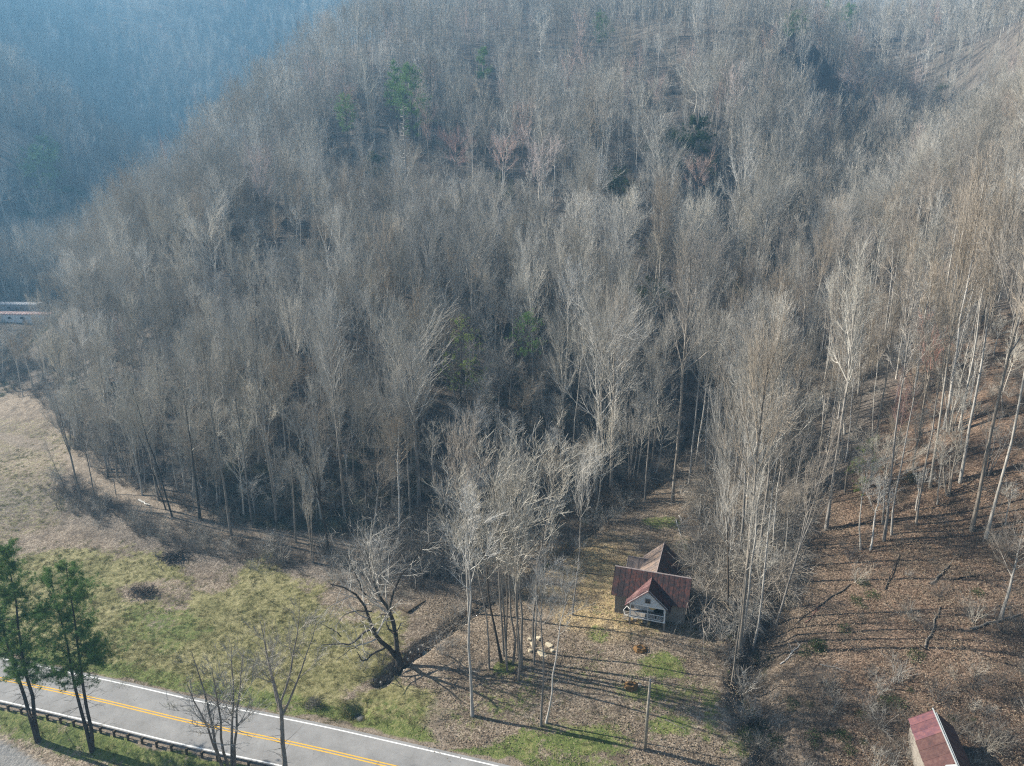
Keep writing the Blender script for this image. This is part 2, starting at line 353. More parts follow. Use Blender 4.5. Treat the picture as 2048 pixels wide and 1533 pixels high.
def cover(x, y, z):
    """what grows where: dry field grass, green grass, bare dirt, forest floor with painted shade"""
    px, py, d = project(x, y, z); ok = (d > 1)
    px = np.where(ok, px, -9999); py = np.where(ok, py, -9999)
    nz = 26 * vnoise(x / 4.5, y / 4.5, 21) + 22 * vnoise(x / 1.6, y / 1.6, 22)
    F = np.clip((sdpoly(px, py, [(-900, 1090), (0, 1110), (150, 1095), (260, 1110), (345, 1140), (420, 1175), (540, 1120), (640, 1180), (720, 1235), (835, 1225), (815, 1270), (755, 1335), (700, 1385), (690, 1430), (640, 1440), (400, 1395), (0, 1312), (-900, 1200)]) + nz * 1.5) / 60 + .5, 0, 1)
    F = np.maximum(F, .38 * np.clip((sdpoly(px, py, [(-900, 780), (-50, 830), (60, 820), (190, 870), (120, 960), (150, 1040), (0, 1100), (-900, 1080)]) + nz) / 30 + .4, 0, 1))
    F = np.maximum(F, .85 * np.clip((sdpoly(px, py, [(690, 1390), (770, 1350), (880, 1380), (850, 1440), (800, 1480), (600, 1445)]) + nz) / 26 + .4, 0, 1))
    def blob(cx, cy, rx, ry): return np.clip(1.25 - ((px - cx) / rx) ** 2 - ((py - cy) / ry) ** 2 + nz / 30, 0, 1)
    lf = np.maximum.reduce([.7 * blob(345, 1195, 45, 38), .75 * blob(280, 1185, 60, 24), .5 * blob(425, 1170, 60, 20), .7 * blob(310, 1240, 40, 22), .6 * blob(860, 1230, 60, 50), .7 * blob(745, 1285, 24, 20), .5 * blob(150, 1080, 110, 18)])
    F = F * (1 - lf)
    G = np.maximum.reduce([.45 * blob(1150, 1400, 330, 130) * (vnoise(x / 5, y / 5, 61) + .75), .5 * blob(780, 1420, 110, 40), blob(1325, 1330, 60, 38), .8 * blob(1290, 1385, 110, 24), .95 * blob(1130, 1480, 150, 42), .8 * blob(1340, 1450, 70, 26), .9 * blob(980, 1510, 60, 26), .7 * blob(1330, 1045, 45, 16), .6 * blob(1420, 1430, 30, 60),
                           .7 * blob(1200, 1270, 34, 20), .9 * blob(1010, 1335, 25, 16), .35 * blob(1350, 1190, 190, 130), .5 * blob(1490, 1490, 60, 40), .7 * blob(90, 1450, 110, 28), .6 * blob(250, 1500, 120, 26), .6 * blob(300, 1258, 120, 60)])
    dr, _ = poly_dist(x, y, RD)
    verge = np.clip((8.0 - dr) / 2.5, 0, 1) * np.clip(1.3 + nz / 20, 0, 1) * ((px < 880) | (py > 1500))
    G = np.maximum(G, .8 * verge)
    track, _ = poly_dist(px, py, [(-100, 850), (120, 900), (200, 962), (300, 1010), (450, 1062), (600, 1080), (740, 1095), (870, 1112), (1000, 1150), (1120, 1165)])
    D = np.clip(1.2 - track / 12 + nz / 40, 0, 1) * .95
    drive, _ = poly_dist(px, py, [(880, 1500), (860, 1440), (930, 1350), (1060, 1250), (1150, 1170)])
    D = np.maximum(D, np.clip(1.2 - drive / 26 + nz / 30, 0, 1) * .5)
    sh = np.clip((4.5 - dr + nz / 28) / .8, 0, 1); D = np.maximum(D, sh)
    D = np.maximum(D, np.clip(1.1 - poly_dist(px, py, [(870, 1440), (880, 1470), (895, 1490)])[0] / 12 + nz / 40, 0, 1))
    lg, _ = poly_dist(px, py, [(-120, 1470), (0, 1515), (90, 1570), (200, 1640)])
    R = np.clip((36 - lg + nz * .15) / 8, 0, 1)
    red = np.clip((px - 1500) / 200, 0, 1) * np.clip((y - 40) / 20, 0, 1) * np.clip((230 - y) / 60, 0, 1)
    gold = blob(1195, 1165, 150, 90) + .7 * blob(1240, 1230, 110, 60)
    wood_shade = np.clip(-sdpoly(px, py, OPEN_G) / 40, 0, 1) * np.clip((y - 60) / 20, 0, 1)  # wooded ground, where tree shade is painted into the litter colour
    return F, G, D, R, red, np.clip(gold, 0, 1), wood_shade
F_, G_, D_, R_, RED_, GOLD_, DUFF_SHADE_ = cover(GX.ravel(), GY.ravel(), GZ.ravel())
_bp = poly_dist(*project(GX.ravel(), GY.ravel(), GZ.ravel())[:2], [(-60, 1010), (120, 1000), (230, 1045), (330, 1090), (470, 1115), (640, 1130), (760, 1140), (900, 1170)])[0]
_dc = poly_dist(GX.ravel(), GY.ravel(), CREEK)[0]; _dg = poly_dist(GX.ravel(), GY.ravel(), GULLY)[0]; _dv = np.hypot(GX.ravel() - CULV[0], GY.ravel() - CULV[1] + .6)
DUFF_SHADE_ = np.maximum.reduce([DUFF_SHADE_, np.clip((1.0 - _dc) / .5, 0, 1) * .8, np.clip((3.4 - _dg) / 2, 0, 1) * .8, np.clip((2.2 - _dv) / .6, 0, 1)]); F_ = F_ * np.clip((_dc - .9) / .5, 0, 1)  # ditch, gully and culvert hollow darkened as painted shade
DUFF_SHADE_ = np.maximum(DUFF_SHADE_, .75 * np.clip(1.3 - _bp / 45, 0, 1))  # shade of the bank painted into the same mask
for nme, a in (('field', F_), ('green', G_), ('dirt', D_), ('gravel', R_), ('russet', RED_), ('gold', GOLD_), ('duff_shade', DUFF_SHADE_)):
    at = gme.attributes.new(nme, 'FLOAT', 'POINT'); at.data.foreach_set('value', a.astype(np.float32))

t = NT('ground_cover'); p = t.pos()
leaf = t.vor(p, 7.5); lsep = t.n('ShaderNodeSeparateColor'); t.l(leaf, lsep.inputs[0])
lmix = t.math('ADD', t.math('MULTIPLY', lsep.outputs[0], .36), t.math('MULTIPLY', t.math('ADD', t.math('MULTIPLY', t.noise(p, 1.3, 5, .75), .5), t.math('MULTIPLY', t.noise(p, .16, 4, .65), .5)), .74))
litter = t.ramp(lmix, [(.30, (.060, .044, .030)), (.45, (.140, .105, .074)), (.57, (.22, .175, .130)), (.72, (.37, .305, .235))])
litter_r = t.ramp(lmix, [(.30, (.028, .018, .012)), (.46, (.085, .055, .037)), (.58, (.150, .100, .068)), (.74, (.28, .200, .145))])
litter = t.mix(t.attr('russet'), litter, litter_r)
litter_g = t.ramp(lmix, [(.30, (.13, .09, .045)), (.48, (.30, .22, .115)), (.60, (.42, .32, .17)), (.76, (.54, .42, .24))])
litter = t.mix(t.attr('gold'), litter, litter_g)
duff_shade = t.ramp(lmix, [(.30, (.042, .036, .030)), (.48, (.088, .074, .062)), (.60, (.14, .118, .098)), (.78, (.26, .225, .19))]); soil = t.ramp(t.noise(p, 3.0, 4, .7), [(.35, (.05, .038, .028)), (.65, (.13, .10, .075))]); litter = t.mix(t.gray(t.math('ADD', t.math('MULTIPLY', t.noise(p, .42, 5, .65), .75), t.math('MULTIPLY', t.noise(p, .09, 2), .25)), .50, .62, 0, .75), litter, soil); litter = t.mix(t.attr('duff_shade'), litter, duff_shade)  # soil patches, then forest floor ramp with shade put into its colour
fn = t.math('ADD', t.math('MULTIPLY', t.noise(p, 2.2, 4, .7), .6), t.math('MULTIPLY', t.noise(p, .22, 3, .6), .4))
field = t.ramp(fn, [(.34, (.085, .085, .035)), (.46, (.165, .155, .065)), (.56, (.26, .235, .115)), (.68, (.37, .33, .19))])
gn = t.math('ADD', t.math('MULTIPLY', t.noise(p, 4.0, 4, .7), .6), t.math('MULTIPLY', t.noise(p, .4, 3, .6), .4))
green = t.ramp(gn, [(.36, (.06, .085, .025)), (.50, (.125, .155, .045)), (.62, (.25, .235, .10))])
dirt = t.ramp(t.noise(p, 1.5, 5, .75), [(.35, (.14, .11, .08)), (.55, (.24, .195, .15)), (.7, (.36, .30, .24))])
grav = t.ramp(t.noise(p, 5, 5, .8), [(.35, (.16, .155, .15)), (.65, (.31, .30, .285))])
brk = t.noise(p, 1.4, 4, .75)
def soft(a, k=1.0): return t.gray(t.math('ADD', t.attr(a), t.math('MULTIPLY', t.math('SUBTRACT', brk, .5), k)), .35, .65)
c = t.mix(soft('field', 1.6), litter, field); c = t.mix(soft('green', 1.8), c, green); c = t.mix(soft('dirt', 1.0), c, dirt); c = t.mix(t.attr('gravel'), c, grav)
t.color(c)
bh = t.math('ADD', t.math('MULTIPLY', t.noise(p, 1.6, 5, .7), .8), t.math('MULTIPLY', lsep.outputs[1], .12))
t.bump(bh, 0.8, 0.35)
gme.materials.append(t.m)

# ------------------------------------------------------------------ haze
hz = MB(); hz.box(-720, 730, -70, 1165, -30, 380)
t = bpy.data.materials.new('valley_haze'); t.use_nodes = True; nt = t.node_tree; nt.nodes.clear()
o_ = nt.nodes.new('ShaderNodeOutputMaterial'); pv = nt.nodes.new('ShaderNodeVolumePrincipled')
pv.inputs['Color'].default_value = (0.28, 0.63, 1.0, 1); pv.inputs['Density'].default_value = HAZE_DENSITY; pv.inputs['Anisotropy'].default_value = 0.25
nt.links.new(pv.outputs[0], o_.inputs['Volume'])
haze = hz.build('haze', t); tag(haze, kind='stuff'); haze['label'] = 'thin blue winter haze filling the valley air'
t.cycles.volume_sampling = 'DISTANCE' if hasattr(t, 'cycles') and hasattr(t.cycles, 'volume_sampling') else None

# ------------------------------------------------------------------ tree builder (batched branches)
def unit(v): return v / np.maximum(np.linalg.norm(v, axis=-1, keepdims=True), 1e-9)
def grow(r, P, R, count, t0, t1, length, ang, jit=12, up=.12, n=4, wig=.12, rr=.55, tp=1.0, gold=False, tip=.2, rmin=.008):
    B, n0, _ = P.shape
    ln = np.linalg.norm(P[:, -1] - P[:, 0], axis=1); b = r.choice(B, count, p=ln / ln.sum())
    if gold: b = np.zeros(count, int)
    u = r.random(count) if not gold else (np.arange(count) + .5) / count
    u = u ** tp; tt = t0 + (t1 - t0) * u
    f = tt * (n0 - 1); i = np.minimum(f.astype(int), n0 - 2); f = f - i
    st = P[b, i] * (1 - f)[:, None] + P[b, i + 1] * f[:, None]; r0 = (R[b, i] * (1 - f) + R[b, i + 1] * f)
    tan = unit(P[b, i + 1] - P[b, i])
    rv = r.normal(size=(count, 3))
    if gold:
        a = np.arange(count) * 2.39996 + r.normal(size=count) * .35; rv = np.c_[np.cos(a), np.sin(a), np.zeros(count)]
    pp = unit(rv - (rv * tan).sum(1, keepdims=True) * tan)
    an = np.radians((ang(tt) if callable(ang) else ang) + r.normal(size=count) * jit)[:, None]
    d = np.cos(an) * tan + np.sin(an) * pp
    L = (length(tt, ln[b]) if callable(length) else length * ln[b]) * r.uniform(.7, 1.2, count)
    Q = np.zeros((count, n, 3)); Q[:, 0] = st; d = unit(d)
    for k in range(1, n):
        d = unit(d + wig * r.normal(size=(count, 3)) + np.array([0, 0, up])); Q[:, k] = Q[:, k - 1] + d * (L / (n - 1))[:, None]
    rs = np.maximum(np.minimum(r0 * rr, L * .03 + .01), rmin)
    return Q, rs[:, None] * np.linspace(1, tip, n)[None]
class TB:
    def __init__(s): s.V = []; s.T = []; s.Q = []; s.n = 0
    def tubes(s, P, R, sides):
        B, n, _ = P.shape
        tan = np.empty_like(P); tan[:, 1:-1] = P[:, 2:] - P[:, :-2]; tan[:, 0] = P[:, 1] - P[:, 0]; tan[:, -1] = P[:, -1] - P[:, -2]; tan = unit(tan)
        ref = np.where(np.abs(tan[:, :1, 2:]) > .9, np.array([1., 0, 0]), np.array([0, 0, 1.])) * np.ones_like(tan)
        a = unit(np.cross(tan, ref)); b = np.cross(tan, a)
        th = np.arange(sides) * 2 * pi / sides
        V = P[:, :, None] + (a[:, :, None] * np.cos(th)[None, None, :, None] + b[:, :, None] * np.sin(th)[None, None, :, None]) * R[:, :, None, None]
        bi = np.arange(B)[:, None, None] * n * sides; ki = np.arange(n - 1)[None, :, None] * sides; si = np.arange(sides)[None, None]
        v0 = bi + ki + si; v1 = bi + ki + (si + 1) % sides
        s.V.append(V.reshape(-1, 3)); s.Q.append(np.stack([v0, v1, v1 + sides, v0 + sides], -1).reshape(-1, 4) + s.n); s.n += B * n * sides
    def needles(s, r, P0, P1, w):
        """thin three-cornered twigs"""
        B = len(P0); d = unit(P1 - P0); a = unit(np.cross(d, r.normal(size=(B, 3)))); w = np.broadcast_to(w, (B,))[:, None]
        s.V.append(np.stack([P0 - a * w, P0 + a * w, P1], 1).reshape(-1, 3)); s.T.append(np.arange(B * 3).reshape(-1, 3) + s.n); s.n += B * 3
    def leaves(s, r, C, size, flat=0.0, asp=.5):
        B = len(C); a = unit(r.normal(size=(B, 3)) * np.array([1, 1, 1 - flat])); b = unit(np.cross(a, r.normal(size=(B, 3)) * np.array([1 - flat * .7, 1 - flat * .7, 1])))
        size = np.broadcast_to(size, (B,))[:, None]
        s.V.append(np.stack([C - a * size, C - b * size * asp, C + a * size, C + b * size * asp], 1).reshape(-1, 3)); s.Q.append(np.arange(B * 4).reshape(-1, 4) + s.n); s.n += B * 4
    def mesh(s, name, mat, smooth=False):
        me = mesh_np(name, np.concatenate(s.V), np.concatenate(s.T) if s.T else None, np.concatenate(s.Q) if s.Q else None, smooth); me.materials.append(mat); return me

def pick_needles(r, P, count, length, ang, t0=.2, w=.012, up=.3):
    Q, _ = grow(r, P, np.full(P.shape[:2], .02), count, t0, 1, length, ang, up=up, n=2, wig=.1)
    return Q[:, 0], Q[:, 1], w
def trunk_path(r, h, n=9, wob=.012, lean=0.0):
    z = np.linspace(0, h, n); off = np.cumsum(r.normal(size=(n, 2)) * h * wob / 2, 0); off -= off[0]
    off[:, 0] += lean * z ** 1.3 / h ** .3
    return np.c_[off, z][None]
def bare_tree(seed, kind, lod=0):
    """unit bare trees about 30 m tall; returns (trunk mesh, crown mesh)"""
    r = np.random.default_rng(seed); H0 = 30.0
    tk = TB(); cr = TB(); k = (1.0, .5, .3)[lod]; wd = (1, 1.6, 2.4)[lod]
    if kind == 'poplar':
        P = trunk_path(r, H0, 10, .010); R = (0.30 * np.linspace(1, .12, 10) ** .9 + .02)[None]; R[0, 0] *= 1.3
        P1, R1 = grow(r, P, R, int(24), .52, .985, lambda t, l: H0 * (.05 + .20 * np.sin(np.clip((1 - t) / .48, 0, 1) * 2.2)), lambda t: 60 - 30 * t, 11, .17, 5, .08, .5, .9, True)
        c2, c3, c4 = 190, 900, 2400
    elif kind == 'round':
        P = trunk_path(r, H0 * .78, 8, .014); R = (0.34 * np.linspace(1, .25, 8))[None]; R[0, 0] *= 1.3
        P1, R1 = grow(r, P, R, 16, .50, 1.0, lambda t, l: H0 * (.16 + .18 * t), lambda t: 64 - 46 * (t - .4), 10, .10, 6, .10, .6, .8, True)
        c2, c3, c4 = 190, 1050, 3000
    elif kind == 'slim':
        P = trunk_path(r, H0, 10, .012); R = (0.20 * np.linspace(1, .12, 10) + .012)[None]; R[0, 0] *= 1.3
        P1, R1 = grow(r, P, R, 20, .58, .985, lambda t, l: H0 * (.04 + .14 * np.sin(np.clip((1 - t) / .42, 0, 1) * 2.2)), lambda t: 60 - 28 * t, 12, .16, 4, .08, .5, .9, True)
        c2, c3, c4 = 130, 560, 1700
    elif kind == 'fork':
        P = trunk_path(r, H0 * .45, 6, .012); R = (0.32 * np.linspace(1, .7, 6))[None]; R[0, 0] *= 1.3
        Pf, Rf = grow(r, P, R, 4, .75, 1.0, lambda t, l: np.full(len(t), H0 * .52), 16, 5, .10, 7, .05, .75, 1, True, .15)
        tk.tubes(Pf, Rf, 5)
        P1, R1 = grow(r, Pf, Rf, 34, .30, .98, lambda t, l: H0 * (.08 + .13 * (1 - t)), 42, 10, .15, 4, .08, .5)
        c2, c3, c4 = 200, 950, 2600
    elif kind == 'grove':
        ns = 9; P = np.zeros((ns, 8, 3)); R = np.zeros((ns, 8))
        for i in range(ns):
            a = i * 2.4; rad_ = .4 + .26 * i; h = H0 * r.uniform(.82, 1.0) * (1 - .012 * i); q = trunk_path(r, h, 8, .010)[0]; z = q[:, 2] / h
            q[:, 0] += cos(a) * (rad_ + rad_ * 1.2 * z ** 1.5); q[:, 1] += sin(a) * (rad_ + rad_ * 1.2 * z ** 1.5); P[i] = q; R[i] = r.uniform(.06, .11) * np.linspace(1, .12, 8) + .01
        P1, R1 = grow(r, P, R, 120, .42, .985, lambda t, l: H0 * (.05 + .16 * np.sqrt(np.clip((1 - t) / .65, 0, 1))), 30, 8, .16, 4, .05, .5)
        c2, c3, c4 = 620, 2600, 6500
    else:  # clump: several stems from one foot
        ns = 5; P = np.zeros((ns, 8, 3)); R = np.zeros((ns, 8))
        for i in range(ns):
            a = i * 2 * pi / ns + r.random(); h = H0 * r.uniform(.7, 1.0); q = trunk_path(r, h, 8, .014)[0]; z = q[:, 2] / h
            q[:, 0] += cos(a) * (.4 + h * .13 * z ** 1.3); q[:, 1] += sin(a) * (.4 + h * .13 * z ** 1.3); P[i] = q; R[i] = .19 * np.linspace(1, .12, 8) + .01
        P1, R1 = grow(r, P, R, 70, .4, .985, lambda t, l: H0 * (.05 + .12 * np.sqrt(np.clip((1 - t) / .6, 0, 1))), 38, 12, .14, 4, .08, .5)
        c2, c3, c4 = 240, 1100, 3000
    tk.tubes(P, R, 8 if lod == 0 else 5)
    # a few dead stubs low on the trunk
    Ps, Rs = grow(r, P, R, 13, .15, .6, lambda t, l: .8 + 2.6 * r.random(len(t)), 72, 15, .06, 4, .12, .22); (tk if lod < 2 else cr).tubes(Ps, Rs * .8, 3)
    cr.tubes(P1, R1, 4 if lod == 0 else 3)
    P2, R2 = grow(r, P1, R1, int(c2 * max(k, .6)), .18, .98, .44, 30, 10, .16, 4 if lod == 0 else 3, .12, .65, rmin=.026)
    cr.tubes(P2, R2 * (1, 1.25, 1.6)[lod], 3)
    P3, R3 = grow(r, P2, R2, int(c3 * k), .1, 1, .52, 32, 13, .14, 3 if lod == 0 else 2, .14, .65, rmin=.016)
    if lod == 0: cr.tubes(P3, np.maximum(R3, .012), 3)
    else: cr.needles(r, P3[:, 0], P3[:, 1], .022 * wd)
    a, b, w = pick_needles(r, P3, int(c4 * k * .62), .62, 30, .05, .010 * wd)
    cr.needles(r, a, b, w)
    nm = {'poplar': 'tall', 'round': 'round', 'slim': 'slim', 'fork': 'forked', 'clump': 'clump', 'grove': 'grove'}[kind]
    return tk.mesh('trunk', M['bark'], True), cr.mesh('crown', M['twig'])

KINDS = ['poplar', 'poplar', 'poplar', 'round', 'round', 'round', 'slim', 'slim', 'slim', 'fork', 'fork', 'clump', 'clump', 'grove']
PROTO = [(k, *bare_tree(100 + i, k)) for i, k in enumerate(KINDS)]
def by_kind(k): return [i for i, p in enumerate(PROTO) if p[0] == k]

def place_tree(i, loc, h, width=1.0, rz=None, lean=(0, 0), bark='bark', twig='twig', name='bare_tree', label=None, group=None, cat='tree'):
    kind, tm, cm = PROTO[i]
    o = bpy.data.objects.new(name, None); col.objects.link(o)
    s_ = h / 30.0; loc = (loc[0], loc[1], loc[2] - .15)
    o.location = loc; o.scale = (s_ * width, s_ * width, s_)
    o.rotation_euler = (lean[0], lean[1], random.uniform(0, 6.28) if rz is None else rz)
    o.rotation_mode = 'ZYX'
    for nm, me, mt in (('trunk', tm, bark), ('crown', cm, twig)):
        c = bpy.data.objects.new(nm, me); link(c, o)
        if me.materials[0] is not M[mt]: c.material_slots[0].link = 'OBJECT'; c.material_slots[0].material = M[mt]
    tag(o, label, cat, group); return o

# ------------------------------------------------------------------ forest
# open ground without forest trees, in survey pixels
OPEN = [(-2500, 1600), (-2500, 760), (-60, 790), (70, 800), (130, 880), (200, 960), (300, 1005), (430, 1045), (700, 1075), (870, 1100), (1000, 1090), (1180, 1050), (1290, 975), (1400, 940), (1455, 1010), (1440, 1150), (1480, 1330), (1560, 1260), (1640, 1050), (1760, 1040), (1900, 1090), (2120, 1130), (4500, 1300), (4500, 1700)]
TRAILER_OPEN = [(-260, 600), (135, 608), (160, 640), (150, 700), (-260, 720)]
def in_forest(x, y):
    z = tz(x, y); px, py, d = project(x, y, z)
    m = (sdpoly(px, py, OPEN) < 0) & (sdpoly(px, py, TRAILER_OPEN) < 0) & (d > 40)
    dc, _ = poly_dist(x, y, CREEK); m &= dc > 2.0
    return m, z, px, py, d
def jitter_grid(x0, x1, y0, y1, s, seed):
    r = np.random.default_rng(seed); X, Y = np.meshgrid(np.arange(x0, x1, s), np.arange(y0, y1, s)); X = X + (np.arange(X.shape[0]) % 2)[:, None] * s / 2
    return (X + r.uniform(-.48, .48, X.shape) * s).ravel(), (Y + r.uniform(-.48, .48, Y.shape) * s).ravel()
ax, ay = jitter_grid(-330, 330, 60, 330, 4.9, 5)
bx_, by_ = jitter_grid(-620, 640, 330, 1130, 6.9, 6)
cx_, cy_ = jitter_grid(-620, -330, 100, 330, 9.0, 7)
FX = np.r_[ax, bx_, cx_]; FY = np.r_[ay, by_, cy_]
m, FZ, FPXX, FPY, FD = in_forest(FX, FY)
m &= (FPXX > -260) & (FPXX < 2320) & (FPY > -120) & (FPY < 1620)
# thin the near right slope so that its floor shows, and the steep mid slope left of centre
thin = np.ones(len(FX)) * .93
rs = (FX > 38) & (FY < 190) & (FPXX > 1560); thin[rs] = .80
rs2 = rs & (FPY > 950); thin[rs2] = .42
thin[(FPXX > 480) & (FPXX < 760) & (FPY > 440) & (FPY < 620)] = .65
thin[(FPXX < 150) & (FPY > 630) & (FPY < 900)] = .28
m &= rng.random(len(FX)) < thin
# hide what no camera near this one could see: steep backs of ridges stay, sight lines into the ground go
idx = np.where(m)[0]
top = FZ[idx] + 24.0; vis = np.ones(len(idx), bool)
for f in np.linspace(.25, .97, 26):
    gz = tz(FX[idx] * f, FY[idx] * f); lz = CAMZ + (top - CAMZ) * f; vis &= lz > gz - 6
idx = idx[vis]
FX, FY, FZ, FPXX, FPY, FD = (a[idx] for a in (FX, FY, FZ, FPXX, FPY, FD))
print('forest trees', len(FX))

# ------------------------------------------------------------------ scattering (for what nobody could count)
def merged_tree(seed, kind, lod):
    r = np.random.default_rng(seed)
    tm, cm = bare_tree(seed, kind, lod)
    def arr(me):
        v = np.empty(len(me.vertices) * 3, np.float32); me.vertices.foreach_get('co', v)
        st = np.empty(len(me.polygons), np.int32); tt = st.copy(); me.polygons.foreach_get('loop_start', st); me.polygons.foreach_get('loop_total', tt)
        li = np.empty(len(me.loops), np.int32); me.loops.foreach_get('vertex_index', li)
        T = li[st[tt == 3][:, None] + np.arange(3)]; Q = li[st[tt == 4][:, None] + np.arange(4)]
        return v.reshape(-1, 3), T, Q
    v1, t1, q1 = arr(tm); v2, t2, q2 = arr(cm); n = len(v1)
    me = mesh_np('forest_tree', np.r_[v1, v2], np.r_[t1, t2 + n] if len(t1) + len(t2) else None, np.r_[q1, q2 + n] if len(q1) + len(q2) else None)
    me.materials.append(M['bark']); me.materials.append(M['twig'])
    mi = np.r_[np.zeros(len(t1), np.int32), np.ones(len(t2), np.int32), np.zeros(len(q1), np.int32), np.ones(len(q2), np.int32)]
    me.polygons.foreach_set('material_index', mi); bpy.data.meshes.remove(tm); bpy.data.meshes.remove(cm); return me
def scatter(name, pts, rot, scl, idx, kit, parent=None):
    """one object carrying many small copies; kit = list of (mesh, {slot: material})"""
    pts = np.asarray(pts, np.float32).reshape(-1, 3); n = len(pts)
    me = bpy.data.meshes.new(name); me.vertices.add(n); me.vertices.foreach_set('co', pts.ravel())
    a = me.attributes.new('rot', 'FLOAT_VECTOR', 'POINT'); a.data.foreach_set('vector', np.asarray(rot, np.float32).ravel())
    a = me.attributes.new('scl', 'FLOAT_VECTOR', 'POINT'); a.data.foreach_set('vector', np.asarray(scl, np.float32).ravel())
    a = me.attributes.new('pick', 'INT', 'POINT'); a.data.foreach_set('value', np.asarray(idx, np.int32))
    kc = bpy.data.collections.new(name + '_kit')
    for i, (m_, mats) in enumerate(kit):
        o = bpy.data.objects.new('%s_%03d' % (name, i), m_); kc.objects.link(o)
        for s_, mt in mats.items(): o.material_slots[s_].link = 'OBJECT'; o.material_slots[s_].material = mt
    g = bpy.data.node_groups.new(name, 'GeometryNodeTree')
    g.interface.new_socket('Geometry', in_out='INPUT', socket_type='NodeSocketGeometry'); g.interface.new_socket('Geometry', in_out='OUTPUT', socket_type='NodeSocketGeometry')
    gi = g.nodes.new('NodeGroupInput'); go = g.nodes.new('NodeGroupOutput'); ip = g.nodes.new('GeometryNodeInstanceOnPoints')
    ci = g.nodes.new('GeometryNodeCollectionInfo'); ci.inputs[0].default_value = kc; ci.inputs[1].default_value = True; ci.inputs[2].default_value = True
    def at(nm, ty):
        x = g.nodes.new('GeometryNodeInputNamedAttribute'); x.data_type = ty; x.inputs[0].default_value = nm; return x.outputs[0]
    g.links.new(gi.outputs[0], ip.inputs['Points']); g.links.new(ci.outputs[0], ip.inputs['Instance']); ip.inputs['Pick Instance'].default_value = True
    g.links.new(at('pick', 'INT'), ip.inputs['Instance Index']); g.links.new(at('scl', 'FLOAT_VECTOR'), ip.inputs['Scale'])
    er = g.nodes.new('FunctionNodeEulerToRotation'); g.links.new(at('rot', 'FLOAT_VECTOR'), er.inputs[0]); g.links.new(er.outputs[0], ip.inputs['Rotation'])
    g.links.new(ip.outputs[0], go.inputs[0])
    ob = link(bpy.data.objects.new(name, me), parent); md = ob.modifiers.new('scatter', 'NODES'); md.node_group = g
    ob['kind'] = 'stuff'; return ob

